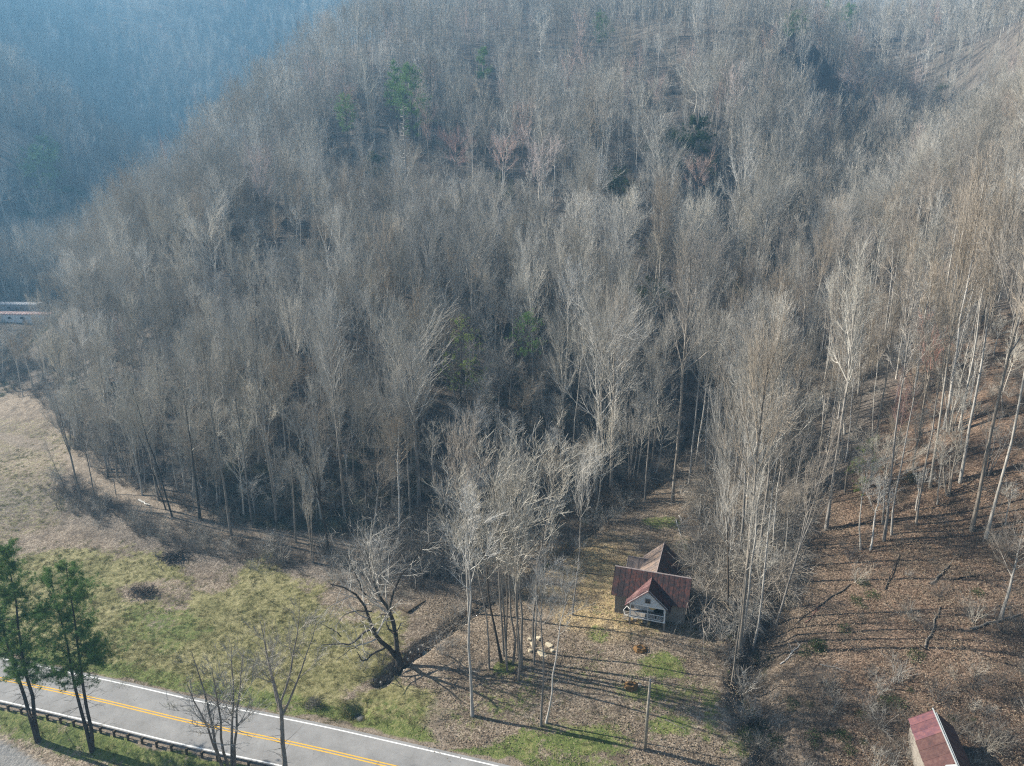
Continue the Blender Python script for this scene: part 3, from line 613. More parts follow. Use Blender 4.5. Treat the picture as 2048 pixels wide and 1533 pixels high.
# ------------------------------------------------------------------ trees one can point at (survey pixels: foot x, foot y, top y, shape, width, ...)
TAKEN = []
CLEAR = []   # hillside trees the photograph shows free of others in front: (x pixel, half width, top, middle, distance)
def special(px, py, top, kind, width=1.0, twig='twig', bark='bark', label='', lean=(0, 0), n=0, group=None):
    b = hit(px, py); h = max(5.0, height_for(b, top)); ids = by_kind(kind)
    o = place_tree(ids[n % len(ids)], b, h, width * (.62 if kind in ('poplar', 'slim') else .8) * (1.35 if kind == 'grove' else 1), None, lean, bark, twig, 'bare_tree', label, group)
    TAKEN.append((b.x, b.y, 3.0)); CLEAR.append((px, 26 * width, top, project(*b)[2])) if py < 900 else None; return o
SP = [
 (945, 1432, 1000, 'slim', 1.7, 'twig_pale', 'bark_pale', 'straight pale-barked tree alone on the brown yard between the ditch and the road', (0, 0), 0),
 (1082, 1452, 1110, 'slim', 1.5, 'twig_pale', 'bark', 'slender grey tree at the upper edge of the green roadside grass beside its twin', (0, -.03), 1),
 (1092, 1446, 1140, 'slim', 1.4, 'twig_pale', 'bark_pale', 'thin pale tree leaning right out of the foot of the slender grey one', (0, .09), 2),
 (1035, 1330, 850, 'grove', 1.25, 'twig_pale', 'bark', 'biggest broad-crowned grey tree clump in the yard between the ditch and the house', (0, 0), 0),
 (1003, 1325, 980, 'slim', 1.7, 'twig_pale', 'bark_dark', 'dark-trunked tree leaning left out of the big yard clump', (0, -.12), 0),
 (1012, 1328, 930, 'slim', 1.1, 'twig_pale', 'bark', 'upright grey tree on the left flank of the big yard clump', (0, -.03), 1),
 (938, 1240, 870, 'poplar', 1.1, 'twig_beige', 'bark_pale', 'slim pale tree at the ditch edge, upslope of the lone yard tree', (0, 0), 0),
 (1145, 1230, 900, 'slim', 1.1, 'twig_pale', 'bark', 'slender tree in the yard midway between the big clump and the house', (0, .04), 1),
 (1345, 1004, 512, 'poplar', 1.0, 'twig_beige', 'bark', 'tallest beige-crowned tree rising above the lawn behind the house', (0, 0), 0),
 (1378, 968, 600, 'poplar', .8, 'twig_pale', 'bark_pale', 'tall pale tree just right of the tallest tree behind the house', (0, 0), 1),
 (1410, 962, 640, 'slim', 1.0, 'twig_pale', 'bark_pale', 'slim white-trunked tree at the back corner of the lawn behind the house', (0, 0), 1),
 (1425, 985, 700, 'slim', 1.0, 'twig_beige', 'bark_pale', 'short slim tree at the right rim of the lawn behind the house', (0, .03), 2),
 (1188, 1045, 840, 'round', .8, 'twig_pale', 'bark_pale', 'crooked tree with yellowish trunk leaning over the creek left of the lawn', (0, .1), 0),
 (1290, 1000, 690, 'poplar', .9, 'twig', 'bark', 'grey tree standing in the creek bend behind the lawn', (0, 0), 2),
 (838, 1010, 622, 'round', 1.15, 'twig_pale', 'bark', 'largest rounded pale crown low on the main slope above the old track', (0, 0), 1),
 (345, 1035, 745, 'slim', 1.3, 'twig', 'bark_dark', 'dark tree leaning far left over the bend of the old track', (0, -.16), 0),
 (332, 1020, 800, 'slim', 1.2, 'twig', 'bark_dark', 'shorter dark tree leaning left beside the far-leaning one at the track bend', (0, -.2), 1),
 (400, 1040, 690, 'round', .8, 'twig', 'bark_dark', 'thick-trunked dark tree with long crooked side limbs beside the old track', (0, -.02), 2),
 (165, 1010, 720, 'fork', .8, 'twig_pale', 'bark', 'feathery pale tree at the left end of the bank row above the field', (0, -.05), 0),
 (192, 1005, 760, 'slim', 1.1, 'twig_pale', 'bark', 'slim tree in the bank row close right of the feathery pale one', (0, -.06), 1),
 (232, 990, 800, 'slim', 1.0, 'twig', 'bark', 'thin tree in the bank row left of the far-leaning dark tree', (0, -.08), 2),
 (140, 1000, 880, 'slim', 1.2, 'twig', 'bark_dark', 'short dark tree bending left at the very end of the bank row', (0, -.22), 0),
 (463, 1070, 660, 'poplar', .9, 'twig', 'bark', 'tall straight grey tree with its foot on the field side of the old track', (0, -.02), 0),
 (505, 1055, 700, 'poplar', .7, 'twig', 'bark', 'slim straight grey tree next right of the tall one at the old track', (0, -.02), 1),
 (553, 1050, 640, 'poplar', .8, 'twig_pale', 'bark', 'tall pale-topped tree on the upper side of the old track', (0, -.02), 2),
 (592, 1085, 720, 'slim', 1.0, 'twig', 'bark', 'slim tree on the lower edge of the track, left of the leaning stump group', (0, 0), 0),
 (625, 1125, 880, 'clump', .7, 'twig', 'bark', 'bushy group of grey stems on the bank above the green field', (0, 0), 1),
 (660, 1110, 800, 'fork', .8, 'twig', 'bark_dark', 'dark tree forking low beside the bushy stem group above the field', (0, -.08), 1),
 (690, 1040, 620, 'poplar', .8, 'twig_pale', 'bark', 'tall tree with a straight clean trunk above the middle of the old track', (0, 0), 0),
 (1943, 1062, 350, 'poplar', .85, 'twig_beige', 'bark', 'tall pale-trunked tree lowest on the open russet slope at right', (0, -.01), 0),
 (1972, 1076, 420, 'slim', 1.1, 'twig_beige', 'bark_pale', 'bent pale tree just right of the lowest tall pale trunk on the russet slope', (0, -.01), 1),
 (1768, 1082, 560, 'slim', 1.2, 'twig_beige', 'bark', 'grey double-looking trunk at the lower left rim of the russet slope', (0, -.01), 0),
 (1783, 1070, 640, 'slim', 1.0, 'twig_beige', 'bark_pale', 'thin pale trunk hugging the grey one at the lower left rim of the russet slope', (0, -.01), 2),
 (1652, 1060, 520, 'poplar', .9, 'twig_pale', 'bark', 'stout tall tree where the russet slope meets the grey thicket', (0, -.01), 1),
 (1832, 1050, 600, 'poplar', .7, 'twig_beige', 'bark', 'lone grey trunk left of the lowest pale trunk on the russet slope', (0, -.01), 2),
 (1860, 975, 480, 'poplar', .8, 'twig_beige', 'bark_pale', 'pale trunk in the middle of the russet slope under the red-budded tree', (0, -.01), 0),
 (1920, 965, 400, 'poplar', .8, 'twig_beige', 'bark_pale', 'tall pale trunk directly upslope of the lowest pale trunk on the russet slope', (0, -.01), 1),
 (1888, 858, 330, 'poplar', .8, 'twig_beige', 'bark_pale', 'tall trunk at the upper lip of the bare russet slope', (0, -.01), 2),
 (1918, 862, 380, 'slim', 1.1, 'twig_beige', 'bark_pale', 'slim trunk paired with the tall one at the upper lip of the russet slope', (0, -.01), 0),
 (1690, 985, 640, 'slim', 1.1, 'twig_beige', 'bark', 'slim trunk immediately left of the light green young pine', (0, 0), 2),
 (1740, 975, 560, 'slim', 1.1, 'twig_beige', 'bark', 'slim tall trunk behind the light green young pine', (0, -.01), 0),
 (1478, 1318, 700, 'poplar', .9, 'twig_beige', 'bark', 'grey ivy-footed tree right of the house at the edge of the dark gully', (0, .01), 0),
 (1487, 1290, 760, 'slim', 1.1, 'twig_pale', 'bark_pale', 'white-trunked tree rising from the head of the dark gully', (0, .02), 1),
 (1505, 1300, 800, 'slim', 1.0, 'twig_beige', 'bark_pale', 'second white trunk on the right side of the dark gully head', (0, .03), 2),
 (1462, 1375, 960, 'slim', 1.0, 'twig', 'bark', 'crooked grey tree lowest along the dark gully, nearest the utility pole', (0, .04), 0),
 (1552, 1250, 800, 'fork', .55, 'twig_beige', 'bark', 'yellowish tree leaning right out of the thicket beside the dark gully', (0, .16), 0),
 (1455, 1250, 900, 'round', .7, 'twig', 'bark_dark', 'dark low-branched tree whose limbs reach over the right end of the house roof', (0, -.06), 0),
 (460, 1560, 1225, 'clump', 1.7, 'twig', 'bark', 'many-stemmed dark tree in front of the road guardrail, nearest the bottom edge', (0, 0), 0),
 (570, 1545, 1205, 'fork', 1.5, 'twig', 'bark', 'dark forked roadside tree with a few clinging leaves, near the bottom edge', (0, .02), 1),
 (1080, 440, 292, 'round', 1.7, 'twig_pink', 'bark_pale', 'round tree with bright salmon buds, widest of the pinkish crowns on the hill', (0, 0), 0),
 (1005, 400, 270, 'round', 1.45, 'twig_pink', 'bark_pale', 'salmon-budded tree next left of the widest pinkish crown', (0, 0), 1),
 (912, 385, 262, 'round', 1.4, 'twig_red', 'bark', 'reddish-budded tree, leftmost of the row of three pink crowns', (0, 0), 2),
 (858, 330, 222, 'round', 1.2, 'twig_pink', 'bark', 'small pink-budded crown just right of the dead conifer top', (0, 0), 0),
 (1395, 430, 312, 'round', 1.7, 'twig_pink', 'bark', 'pinkish crown at the edge of the dark pocket right of the hill centre', (0, 0), 1),
 (1690, 230, 138, 'round', 2.2, 'twig_pink', 'bark', 'wide flat pinkish crown high on the hill at right', (0, 0), 2),
 (1310, 250, 165, 'round', 1.4, 'twig_pink', 'bark', 'dull pink crown high on the hill above the dark pocket', (0, 0), 0),
 (530, 480, 290, 'round', .9, 'twig_pink', 'bark', 'faint pink crown on the hazy left nose of the hill', (0, 0), 1),
 (700, 300, 175, 'round', .9, 'twig_pink', 'bark', 'faint pink crown on the skyline left of the two tall pines', (0, 0), 2),
 (1838, 870, 610, 'fork', .9, 'twig_red', 'bark', 'red-budded tree in the middle of the russet slope at right', (0, -.01), 0),
 (1790, 930, 760, 'round', .7, 'twig_red', 'bark', 'low red-budded tree left of and below the taller red one', (0, -.01), 1),
]
for q in SP: special(q[0], q[1], q[2], q[3], q[4], q[5], q[6], q[7], q[8], q[9])

# ---- evergreens
def pine_mesh(seed, h, rad, live0=.45, dead0=.12, tufts=900, stems=1, len_n=.32, droop=-.02, cone=False, per=9, w=.016):
    r = np.random.default_rng(seed); tk = TB(); br = TB(); nd = TB()
    P = np.zeros((stems, 9, 3)); R = np.zeros((stems, 9))
    for i in range(stems):
        q = trunk_path(r, h * (1 - .05 * i), 9, .008)[0]; z = q[:, 2] / h
        if stems > 1: q[:, 0] += (i - .5) * 1.9 * np.clip(z * 1.4, 0, 1); q[:, 1] += (i - .5) * .6 * z
        P[i] = q; R[i] = h * .009 * np.linspace(1, .1, 9) + .01
    R[:, 0] *= 1.35; tk.tubes(P, R, 8)
    nl = int(h * 2.6) * stems
    if cone: lf = lambda t, l: rad * (.15 + 1.0 * (1 - t) / (1 - live0) + .0 * t)
    else: lf = lambda t, l: rad * (.35 + .95 * np.sin(np.clip((t - live0) / (1 - live0), 0, 1) ** .8 * pi * .92 + .12))
    P1, R1 = grow(r, P, R, nl, live0, .995, lf, lambda t: 88 - 45 * np.clip((t - .6) / .4, 0, 1) if not cone else 92 - 20 * t, 10, droop + .06, 5, .06, .35, .85, False, .2)
    br.tubes(P1, R1, 3)
    P2, R2 = grow(r, P1, R1, nl * 6, .25, 1, .42, 45, 15, .05, 3, .1, .6); br.tubes(P2, R2, 3)
    Q = np.r_[P2.reshape(-1, 3), P1[:, 2:].reshape(-1, 3)]; Q = Q[r.integers(0, len(Q), tufts)] + r.normal(size=(tufts, 3)) * .12
    A = np.repeat(Q, per, 0); d = unit(r.normal(size=A.shape) + np.array([0, 0, .35])); nd.needles(r, A, A + d * len_n * r.uniform(.6, 1.2, (len(A), 1)), w)
    dd = None
    if dead0 is not None:
        dd = TB(); Pd, Rd = grow(r, P, R, int(h * .8) * stems, dead0, live0 + .03, lambda t, l: rad * (.55 + .5 * r.random(len(t))), 86, 12, -.03, 5, .08, .13); dd.tubes(Pd, Rd, 3)
        Pe, Re = grow(r, Pd, Rd, int(h * 4) * stems, .3, 1, .35, 40, 14, 0, 3, .12, .6); dd.tubes(Pe, Re, 3)
        a, b, _ = pick_needles(r, Pe, int(h * 8), .5, 35, .1, .008, .05); dd.needles(r, a, b, .007)
    return tk, br, nd, dd
def pine(px, py, top, label, seed, rad, needles='needles', name='pine_tree', bark='bark_dark', lean=(0, 0), rz=0, **k):
    b = hit(px, py); h = max(4.0, height_for(b, top)); tk, br, nd, dd = pine_mesh(seed, h, rad, **k)
    o = empty(name, (b.x, b.y, b.z - .1), rz); o.rotation_euler = (lean[0], lean[1], rz); tag(o, label, 'tree')
    link(bpy.data.objects.new('trunk', tk.mesh('trunk', M[bark], True)), o)
    link(bpy.data.objects.new('branches', br.mesh('branches', M[bark])), o)
    link(bpy.data.objects.new('needles', nd.mesh('needles', M[needles])), o)
    if dd is not None: tag(link(bpy.data.objects.new('dead_branches', dd.mesh('dead_branches', M['bark_dark'])), o), kind='stuff')
    TAKEN.append((b.x, b.y, 3.0)); CLEAR.append((px, rad / project(*b)[2] * FPX * .9, top, project(*b)[2])); return o
pine(76, 1482, 1082, 'twin-stemmed roadside pine at the far left edge, cut by the picture edge', 1, 2.4, stems=2, per=14, w=.013, tufts=7000, rz=.3, lean=(0, -.01), live0=.34)
pine(184, 1502, 1135, 'dark twin-stemmed roadside pine standing right of the edge pine by the guardrail', 2, 2.5, stems=2, per=14, w=.011, tufts=7000, rz=2.6, lean=(0, -.01), live0=.36)
pine(795, 270, 118, 'tall conical pine on the hill crest, left one of the pair', 3, 4.6, 'needles_far', cone=True, live0=.35, dead0=None, tufts=1500, per=7, len_n=.7, w=.05)
pine(828, 320, 134, 'broad pale green pine on the hill crest, right one of the pair', 4, 5.2, 'needles_far', live0=.25, dead0=None, tufts=2200, per=7, len_n=.7, w=.05)
pine(700, 375, 192, 'lone slim pine with a bare lower trunk left of the dead conifer', 5, 3.4, 'needles_far', live0=.62, tufts=800, per=7, len_n=.6, w=.04)
pine(968, 205, 98, 'small dark pine high on the hill behind the pink crowns', 6, 3.2, 'needles_far', live0=.4, dead0=None, tufts=900, per=7, len_n=.7, w=.05)
pine(1202, 115, 30, 'small dark pine near the top edge, right of the hill centre', 7, 4.0, 'needles_far', live0=.35, dead0=None, tufts=1000, per=7, len_n=.8, w=.06)
pine(1650, 70, -20, 'dark conical pine cut by the top edge at right', 8, 6, 'needles_far', cone=True, live0=.3, dead0=None, tufts=1500, per=7, len_n=1.0, w=.08)
pine(1690, 80, 12, 'smaller dark pine just right of the one cut by the top edge', 9, 5, 'needles_far', live0=.3, dead0=None, tufts=900, per=7, len_n=1.0, w=.08)
pine(1585, 90, 25, 'dim evergreen left of the two pines at the top edge', 10, 5, 'needles_far', live0=.2, dead0=None, tufts=900, per=7, len_n=1.0, w=.08)
pine(922, 860, 642, 'thin light green hemlock among bare trees in the middle of the slope', 11, 3.4, 'needles_light', live0=.35, tufts=520, per=8, len_n=.4, w=.03)
pine(1055, 820, 632, 'small bright green pine top showing between grey trunks right of the hemlock', 12, 2.6, 'needles', live0=.6, tufts=520, per=8, len_n=.4, w=.03)
pine(1722, 1000, 880, 'young light green pine at the left rim of the russet slope', 13, 1.9, 'needles_light', live0=.1, dead0=None, tufts=420, per=8, len_n=.35, w=.02)
pine(750, 365, 312, 'squat dark evergreen left of the dead conifer on the hill', 14, 3.2, 'evergreen', live0=.1, dead0=None, tufts=700, per=7, len_n=.6, w=.05)
pine(90, 330, 285, 'hazy blue-green evergreen at the left on the far slope', 15, 7, 'needles_far', live0=.1, dead0=None, tufts=1200, per=7, len_n=1.0, w=.09)
pine(95, 395, 300, 'hazy evergreen at the left below the other far one', 16, 8, 'needles_far', live0=.1, dead0=None, tufts=1400, per=7, len_n=1.0, w=.09)
pine(1240, 410, 345, 'dark evergreen deep in the pocket between the pink crowns', 17, 4.5, 'evergreen', live0=.1, dead0=None, tufts=1100, per=7, len_n=.7, w=.06)
pine(1385, 300, 250, 'dark evergreen in the shaded pocket right of the hill centre', 18, 4.8, 'evergreen', live0=.1, dead0=None, tufts=1200, per=7, len_n=.8, w=.07)
pine(1300, 640, 560, 'dark evergreen half hidden behind the tallest beige tree', 19, 3.0, 'evergreen', live0=.1, dead0=None, tufts=700, per=7, len_n=.5, w=.05)

# dead conifer snag: ladder of short white side branches
b = hit(820, 495); h = height_for(b, 203); r = np.random.default_rng(40)
o = empty('dead_conifer', (b.x, b.y, b.z - .1)); tag(o, 'dead bleached conifer with a ladder of short bare side branches on the hill', 'tree'); TAKEN.append((b.x, b.y, 6)); CLEAR.append((820, 44, 203, project(*b)[2]))
tk = TB(); P = trunk_path(r, h, 10, .006); R = (.42 * np.linspace(1, .15, 10))[None]; tk.tubes(P, R, 8)
br = TB(); P1, R1 = grow(r, P, R, 150, .12, .97, lambda t, l: 1.0 + 3.6 * (1 - t), 84, 12, .03, 4, .05, .35, 1, True); br.tubes(P1, np.maximum(R1, .07), 3)
P2, R2 = grow(r, P1, R1, 420, .3, 1, .4, 45, 12, .0, 3, .1, .6); br.tubes(P2, np.maximum(R2, .035), 3)
link(bpy.data.objects.new('trunk', tk.mesh('trunk', M['snag'], True)), o); link(bpy.data.objects.new('branches', br.mesh('branches', M['snag'])), o)
b = hit(873, 560); h = height_for(b, 470); o = empty('dead_stub_tree', (b.x, b.y, b.z - .1)); tag(o, 'short bleached dead trunk with stubs right of and below the dead conifer', 'tree')
tk = TB(); P = trunk_path(r, h, 8, .008); R = (.22 * np.linspace(1, .2, 8))[None]; tk.tubes(P, R, 6); br = TB(); P1, R1 = grow(r, P, R, 40, .25, .97, lambda t, l: 1.0 + 1.4 * (1 - t), 80, 14, .03, 3, .05, .35, 1, True); br.tubes(P1, np.maximum(R1, .03), 3)
link(bpy.data.objects.new('trunk', tk.mesh('trunk', M['snag'], True)), o); link(bpy.data.objects.new('branches', br.mesh('branches', M['snag'])), o)

# old spreading walnut at the ditch: limbs follow the photograph
b = hit(800, 1342); _, _, dd_ = project(*b); k = dd_ / FPX; r = np.random.default_rng(77)
def wal(pts, r0, r1, seed, n=9, yy=0.0):
    q = np.array([((x - 1640) / 4.096 * k, 0, (990 - y) / 4.096 * k / .80) for x, y in pts]); rr = np.random.default_rng(seed)
    q[:, 1] = yy * np.linspace(0, 1, len(q)) + np.cumsum(rr.normal(size=len(q)) * .25) * np.linspace(0, 1, len(q))
    s_ = np.linspace(0, len(q) - 1, n); i = np.minimum(s_.astype(int), len(q) - 2); f = (s_ - i)[:, None]
    q = q[i] * (1 - f) + q[i + 1] * f; q[1:-1] += rr.normal(size=(n - 2, 3)) * .07
    return q[None], np.linspace(r0, r1, n)[None]
limbs = [wal([(1640, 1010), (1635, 930), (1625, 870)], .62, .40, 1), wal([(1628, 880), (1610, 700), (1580, 560), (1510, 480), (1450, 380), (1400, 230), (1380, 120)], .34, .05, 2, yy=2.5),
         wal([(1615, 880), (1560, 800), (1490, 720), (1450, 640), (1420, 500), (1380, 380), (1280, 290), (1180, 250)], .34, .05, 3, yy=-2.0),
         wal([(1465, 670), (1400, 660), (1350, 700), (1300, 745), (1240, 750), (1180, 730), (1060, 722)], .20, .05, 4, yy=-1.5),
         wal([(1540, 800), (1470, 810), (1400, 835), (1370, 820), (1345, 740)], .17, .05, 5, yy=-2.5), wal([(1345, 780), (1270, 790), (1160, 830)], .09, .03, 6, yy=-2),
         wal([(1612, 700), (1555, 685), (1545, 620)], .14, .06, 7, yy=1), wal([(1582, 570), (1600, 440), (1690, 280), (1840, 110), (1960, 10)], .18, .04, 8, yy=1.5),
         wal([(1625, 740), (1640, 680), (1672, 620)], .11, .06, 9, yy=.5), wal([(1180, 725), (1130, 640), (1040, 560)], .08, .03, 10, yy=-1), wal([(1440, 540), (1350, 500), (1230, 510), (1180, 560)], .10, .03, 11, yy=-3),
         wal([(1575, 560), (1500, 590), (1490, 650)], .12, .05, 12, yy=1.5), wal([(1480, 430), (1520, 300), (1490, 150), (1540, 40)], .10, .03, 13, yy=4), wal([(1400, 420), (1330, 250), (1300, 90)], .09, .03, 14, yy=-1)]
o = empty('walnut_tree', b); tag(o, 'old black-barked spreading tree with crooked limbs at the mouth of the ditch', 'tree'); TAKEN.append((b.x, b.y, 7))
tk = TB(); [tk.tubes(*limbs[0], 10)]; link(bpy.data.objects.new('trunk', tk.mesh('trunk', M['bark_dark'], True)), o)
for P, R in limbs[1:]:
    lb = TB(); lb.tubes(P, R, 7); link(bpy.data.objects.new('limb', lb.mesh('limb', M['bark_dark'], True)), o)
PL = np.concatenate([l[0] for l in limbs[1:]]); RL = np.concatenate([l[1] for l in limbs[1:]])
tw = TB(); P2, R2 = grow(r, PL, RL, 140, .3, 1, .38, 50, 16, .08, 6, .16, .5); tw.tubes(P2, R2, 4); P3, R3 = grow(r, P2, R2, 620, .2, 1, .5, 42, 16, .08, 4, .18, .6); tw.tubes(P3, R3, 3)
a_, b_, _ = pick_needles(r, P3, 2200, .7, 40, .1, .012, .08); tw.needles(r, a_, b_, .010)
link(bpy.data.objects.new('twigs', tw.mesh('twigs', M['twig'])), o)

# ---- the forest's own trees: the 300 largest in the picture one by one, the rest as one wood
TK = np.array(TAKEN)
dm = np.min(np.hypot(FX[:, None] - TK[None, :, 0], FY[:, None] - TK[None, :, 1]) - TK[None, :, 2], axis=1)
keep = dm > 0
for cx_0, hw_, tp_, d_ in CLEAR:
    if tp_ < 60: continue
    topx, topy, _ = project(FX, FY, FZ + 25.0); foot_mid = tp_ + 30.0 * FPX / d_ * .62
    keep &= ~((np.abs(FPXX - cx_0) < hw_ + 4.0 / FD * FPX) & (FD < d_ + 6) & (FD > d_ - 48) & (topy < foot_mid))
FX, FY, FZ, FPXX, FPY, FD = (a[keep] for a in (FX, FY, FZ, FPXX, FPY, FD)); NF = len(FX)
r = np.random.default_rng(91)
right = (FX > 38) & (FY < 200) & (FPXX > 1420)
HT = r.uniform(19, 29, NF); HT[right] = r.uniform(18, 28, right.sum()); hollow = (np.abs(FPXX - 1300) < 260) & (FPY > 520) & ~right; HT[hollow] = r.uniform(26, 36, hollow.sum())
small = r.random(NF) < .30; HT[small] *= r.uniform(.45, .75, small.sum())
leftlow = (FPXX < 700) & (FPY > 600); HT[leftlow] *= .9
kidx = np.zeros(NF, int); rv = r.random(NF)
P_near = r.choice(len(PROTO), NF, p=np.array([1.6, 1.6, 1.6, .9, .9, .9, 1.2, 1.2, 1.2, .7, .7, .5, .5, 0]) / 13.5)
P_far = r.choice(len(PROTO), NF, p=np.array([.7, .7, .7, 4, 4, 4, .5, .5, .5, 1, 1, .7, .7, 0]) / 19)
kidx = np.where(FD > 190, P_far, P_near); kidx[right] = r.choice([0, 1, 2, 6, 7, 8], right.sum())
TINTS = ['twig', 'twig_pale', 'twig_beige', 'twig_pink']
tp = np.tile(np.array([.62, .23, .145, .005]), (NF, 1)); tp[right] = (.25, .15, .60, 0); tp[(FPXX > 850) & (FPXX < 1450) & (FPY > 450) & (FPY < 1100)] = (.45, .45, .10, 0); tp[leftlow] = (.42, .50, .075, .005); tp[FPY < 420] = (.56, .22, .18, .04)
cum = np.cumsum(tp, 1); tint = (r.random(NF)[:, None] > cum).sum(1).clip(0, 3)
wid = r.uniform(.52, .88, NF); wid[kidx == 13] = .6; wid[(r.random(NF) < .10) & (FD > 170)] *= 1.5; rz = r.uniform(0, 2 * pi, NF); lx = r.normal(size=NF) * .03; ly = r.normal(size=NF) * .03 - np.where(leftlow, .02, 0)
inside = (FPXX > 5) & (FPXX < 2043) & (FPY < 1650) & (FPY > 0)
size = np.where(inside, HT / FD, 0); order = np.argsort(-size); big = np.zeros(NF, bool); big[order[:300 - len(SP)]] = True
def zone(px, py):
    if py > 1120 and px > 1400: return 'beside the dark gully right of the house'
    if px > 1620 and py > 900: return 'on the open russet slope at right'
    if px > 1620 and py > 640: return 'on the upper russet slope at right'
    if px > 1390 and py > 860: return 'in the beige thicket right of the house'
    if px > 1390 and py > 640: return 'on the shoulder above the beige thicket'
    if px > 1390: return 'on the right spur below the dark hollow'
    if px > 1130 and py > 880: return 'along the creek behind the lawn'
    if px > 1130: return 'in the hollow above the creek'
    if px > 860 and py > 880: return 'at the slope foot above the big yard clump'
    if px > 860: return 'below the pink crowns in mid slope'
    if px > 560 and py > 940: return 'right behind the middle of the old track'
    if px > 560 and py > 760: return 'on the slope above the middle of the track'
    if px > 560: return 'below the dead conifer'
    if px > 280 and py > 880: return 'behind the left bend of the old track'
    if px > 280: return 'on the slope above the left track bend'
    if py > 740: return 'at the far left edge past the field'
    return 'near the long pale sheds at left'
KW = {'poplar': 'tall straight', 'round': 'round-crowned', 'slim': 'slender', 'fork': 'forked', 'clump': 'many-stemmed', 'grove': 'many-stemmed'}
TW = ['grey', 'pale', 'beige', 'pinkish']
ORD = ['leftmost', 'second', 'third', 'fourth', 'fifth', 'sixth', 'seventh', 'eighth', 'ninth', 'tenth', 'eleventh', 'twelfth']
bi = np.where(big)[0]; groups = {}
for i in bi: groups.setdefault((KW[KINDS[kidx[i]]], TW[tint[i]], zone(FPXX[i], FPY[i])), []).append(i)
for (a, b_, z_), lst in groups.items():
    lst.sort(key=lambda i: FPXX[i]); n = len(lst)
    for q, i in enumerate(lst):
        if n == 1: lab = 'the only %s %s bare tree %s' % (a, b_, z_)
        elif q == n - 1: lab = 'rightmost %s %s bare tree %s' % (a, b_, z_)
        elif q == 0: lab = 'leftmost %s %s bare tree %s' % (a, b_, z_)
        else: lab = '%s from left, %s %s tree %s' % (ORD[min(q, 11)], a, b_, z_)
        place_tree(kidx[i], (FX[i], FY[i], FZ[i]), HT[i], wid[i], rz[i], (lx[i], ly[i]), 'bark_pale' if tint[i] in (1, 2) else 'bark', TINTS[tint[i]], 'bare_tree', lab, 'bare trees of the winter forest')
rest = np.where(~big)[0]
LK = ['poplar', 'poplar', 'round', 'round', 'round', 'slim', 'slim', 'fork', 'fork', 'clump']
kit = []; 
for lod in (0, 1, 2):
    for i, k in enumerate(LK):
        me = merged_tree(300 + i + lod * 20, k, lod)
        for tn in TINTS: kit.append((me, {0: M['bark_pale' if tn in ('twig_pale', 'twig_beige') else 'bark'], 1: M[tn]}))
fk = np.array([r.choice([j for j, k in enumerate(LK) if k == KINDS[kidx[i]]]) for i in rest])
pick = ((FD[rest] > 225).astype(int) + (FD[rest] > 380)) * (len(LK) * 4) + fk * 4 + tint[rest]
sc_ = np.c_[HT[rest] / 30 * wid[rest], HT[rest] / 30 * wid[rest], HT[rest] / 30]
wood = scatter('forest', np.c_[FX[rest], FY[rest], FZ[rest] - .15], np.c_[lx[rest], ly[rest], rz[rest]], sc_, pick, kit)
wood['label'] = 'leafless hardwood forest covering the mountain sides behind the nearer trees'

# ------------------------------------------------------------------ brush, laurel, grass
def shrub_mesh(seed, nst, h, spread, arch, mat, tw=5, w=.012):
    r = np.random.default_rng(seed); B = nst; P = np.zeros((B, 5, 3)); a = r.uniform(0, 2 * pi, B); d = np.c_[np.cos(a) * spread, np.sin(a) * spread, np.ones(B)]; d = unit(d * r.uniform(.4, 1, (B, 1)) * [1, 1, 0] + [0, 0, .8])
    P[:, 0] = r.normal(size=(B, 3)) * [.35 * spread, .35 * spread, 0]; L = h * r.uniform(.6, 1.15, B)
    for k in range(1, 5):
        d = unit(d + r.normal(size=(B, 3)) * .16 + np.array([0, 0, -arch * k * .12])); P[:, k] = P[:, k - 1] + d * (L / 4)[:, None]
    t_ = TB(); R = np.full((B, 5), .022) * np.linspace(1, .35, 5); t_.tubes(P, R, 3)
    a_, b_, _ = pick_needles(r, P, B * tw, .45, 45, .15, w, .15 - arch * .3); t_.needles(r, a_, b_, w)
    Q, RQ = grow(r, P, R, B * 2, .2, .9, .5, 40, up=.1 - arch * .2, n=3); a_, b_, _ = pick_needles(r, Q, B * tw, .6, 45, .1, w * .8, .1); t_.tubes(Q, np.maximum(RQ, .009), 3); t_.needles(r, a_, b_, w * .8)
    return t_.mesh('brush', mat)
def leafy_mesh(seed, n, rad, hgt, size, mat):
    r = np.random.default_rng(seed); v = unit(r.normal(size=(n, 3))) * (r.random((n, 1)) ** .4) * [rad, rad, hgt]; v[:, 2] = np.abs(v[:, 2]) * 1.0 + .05; v += r.normal(size=v.shape) * .1
    t_ = TB(); t_.leaves(r, v, r.uniform(.6, 1.2, n) * size, .2, .4); return t_.mesh('leafy_clump', mat)
def grass_mesh(seed, n, h, rad, mat, w=.02, lay=.5):
    r = np.random.default_rng(seed); P0 = r.normal(size=(n, 3)) * [rad * .4, rad * .4, 0]; P0[:, 2] = -.03; a = r.uniform(0, 2 * pi, n)
    d = np.c_[P0[:, 0] * lay / rad * 2 + np.cos(a) * .25, P0[:, 1] * lay / rad * 2 + np.sin(a) * .25, np.ones(n)]; P1 = P0 + unit(d) * h * r.uniform(.5, 1.1, (n, 1))
    t_ = TB(); t_.needles(r, P0, P1, w); return t_.mesh('grass_clump', mat)
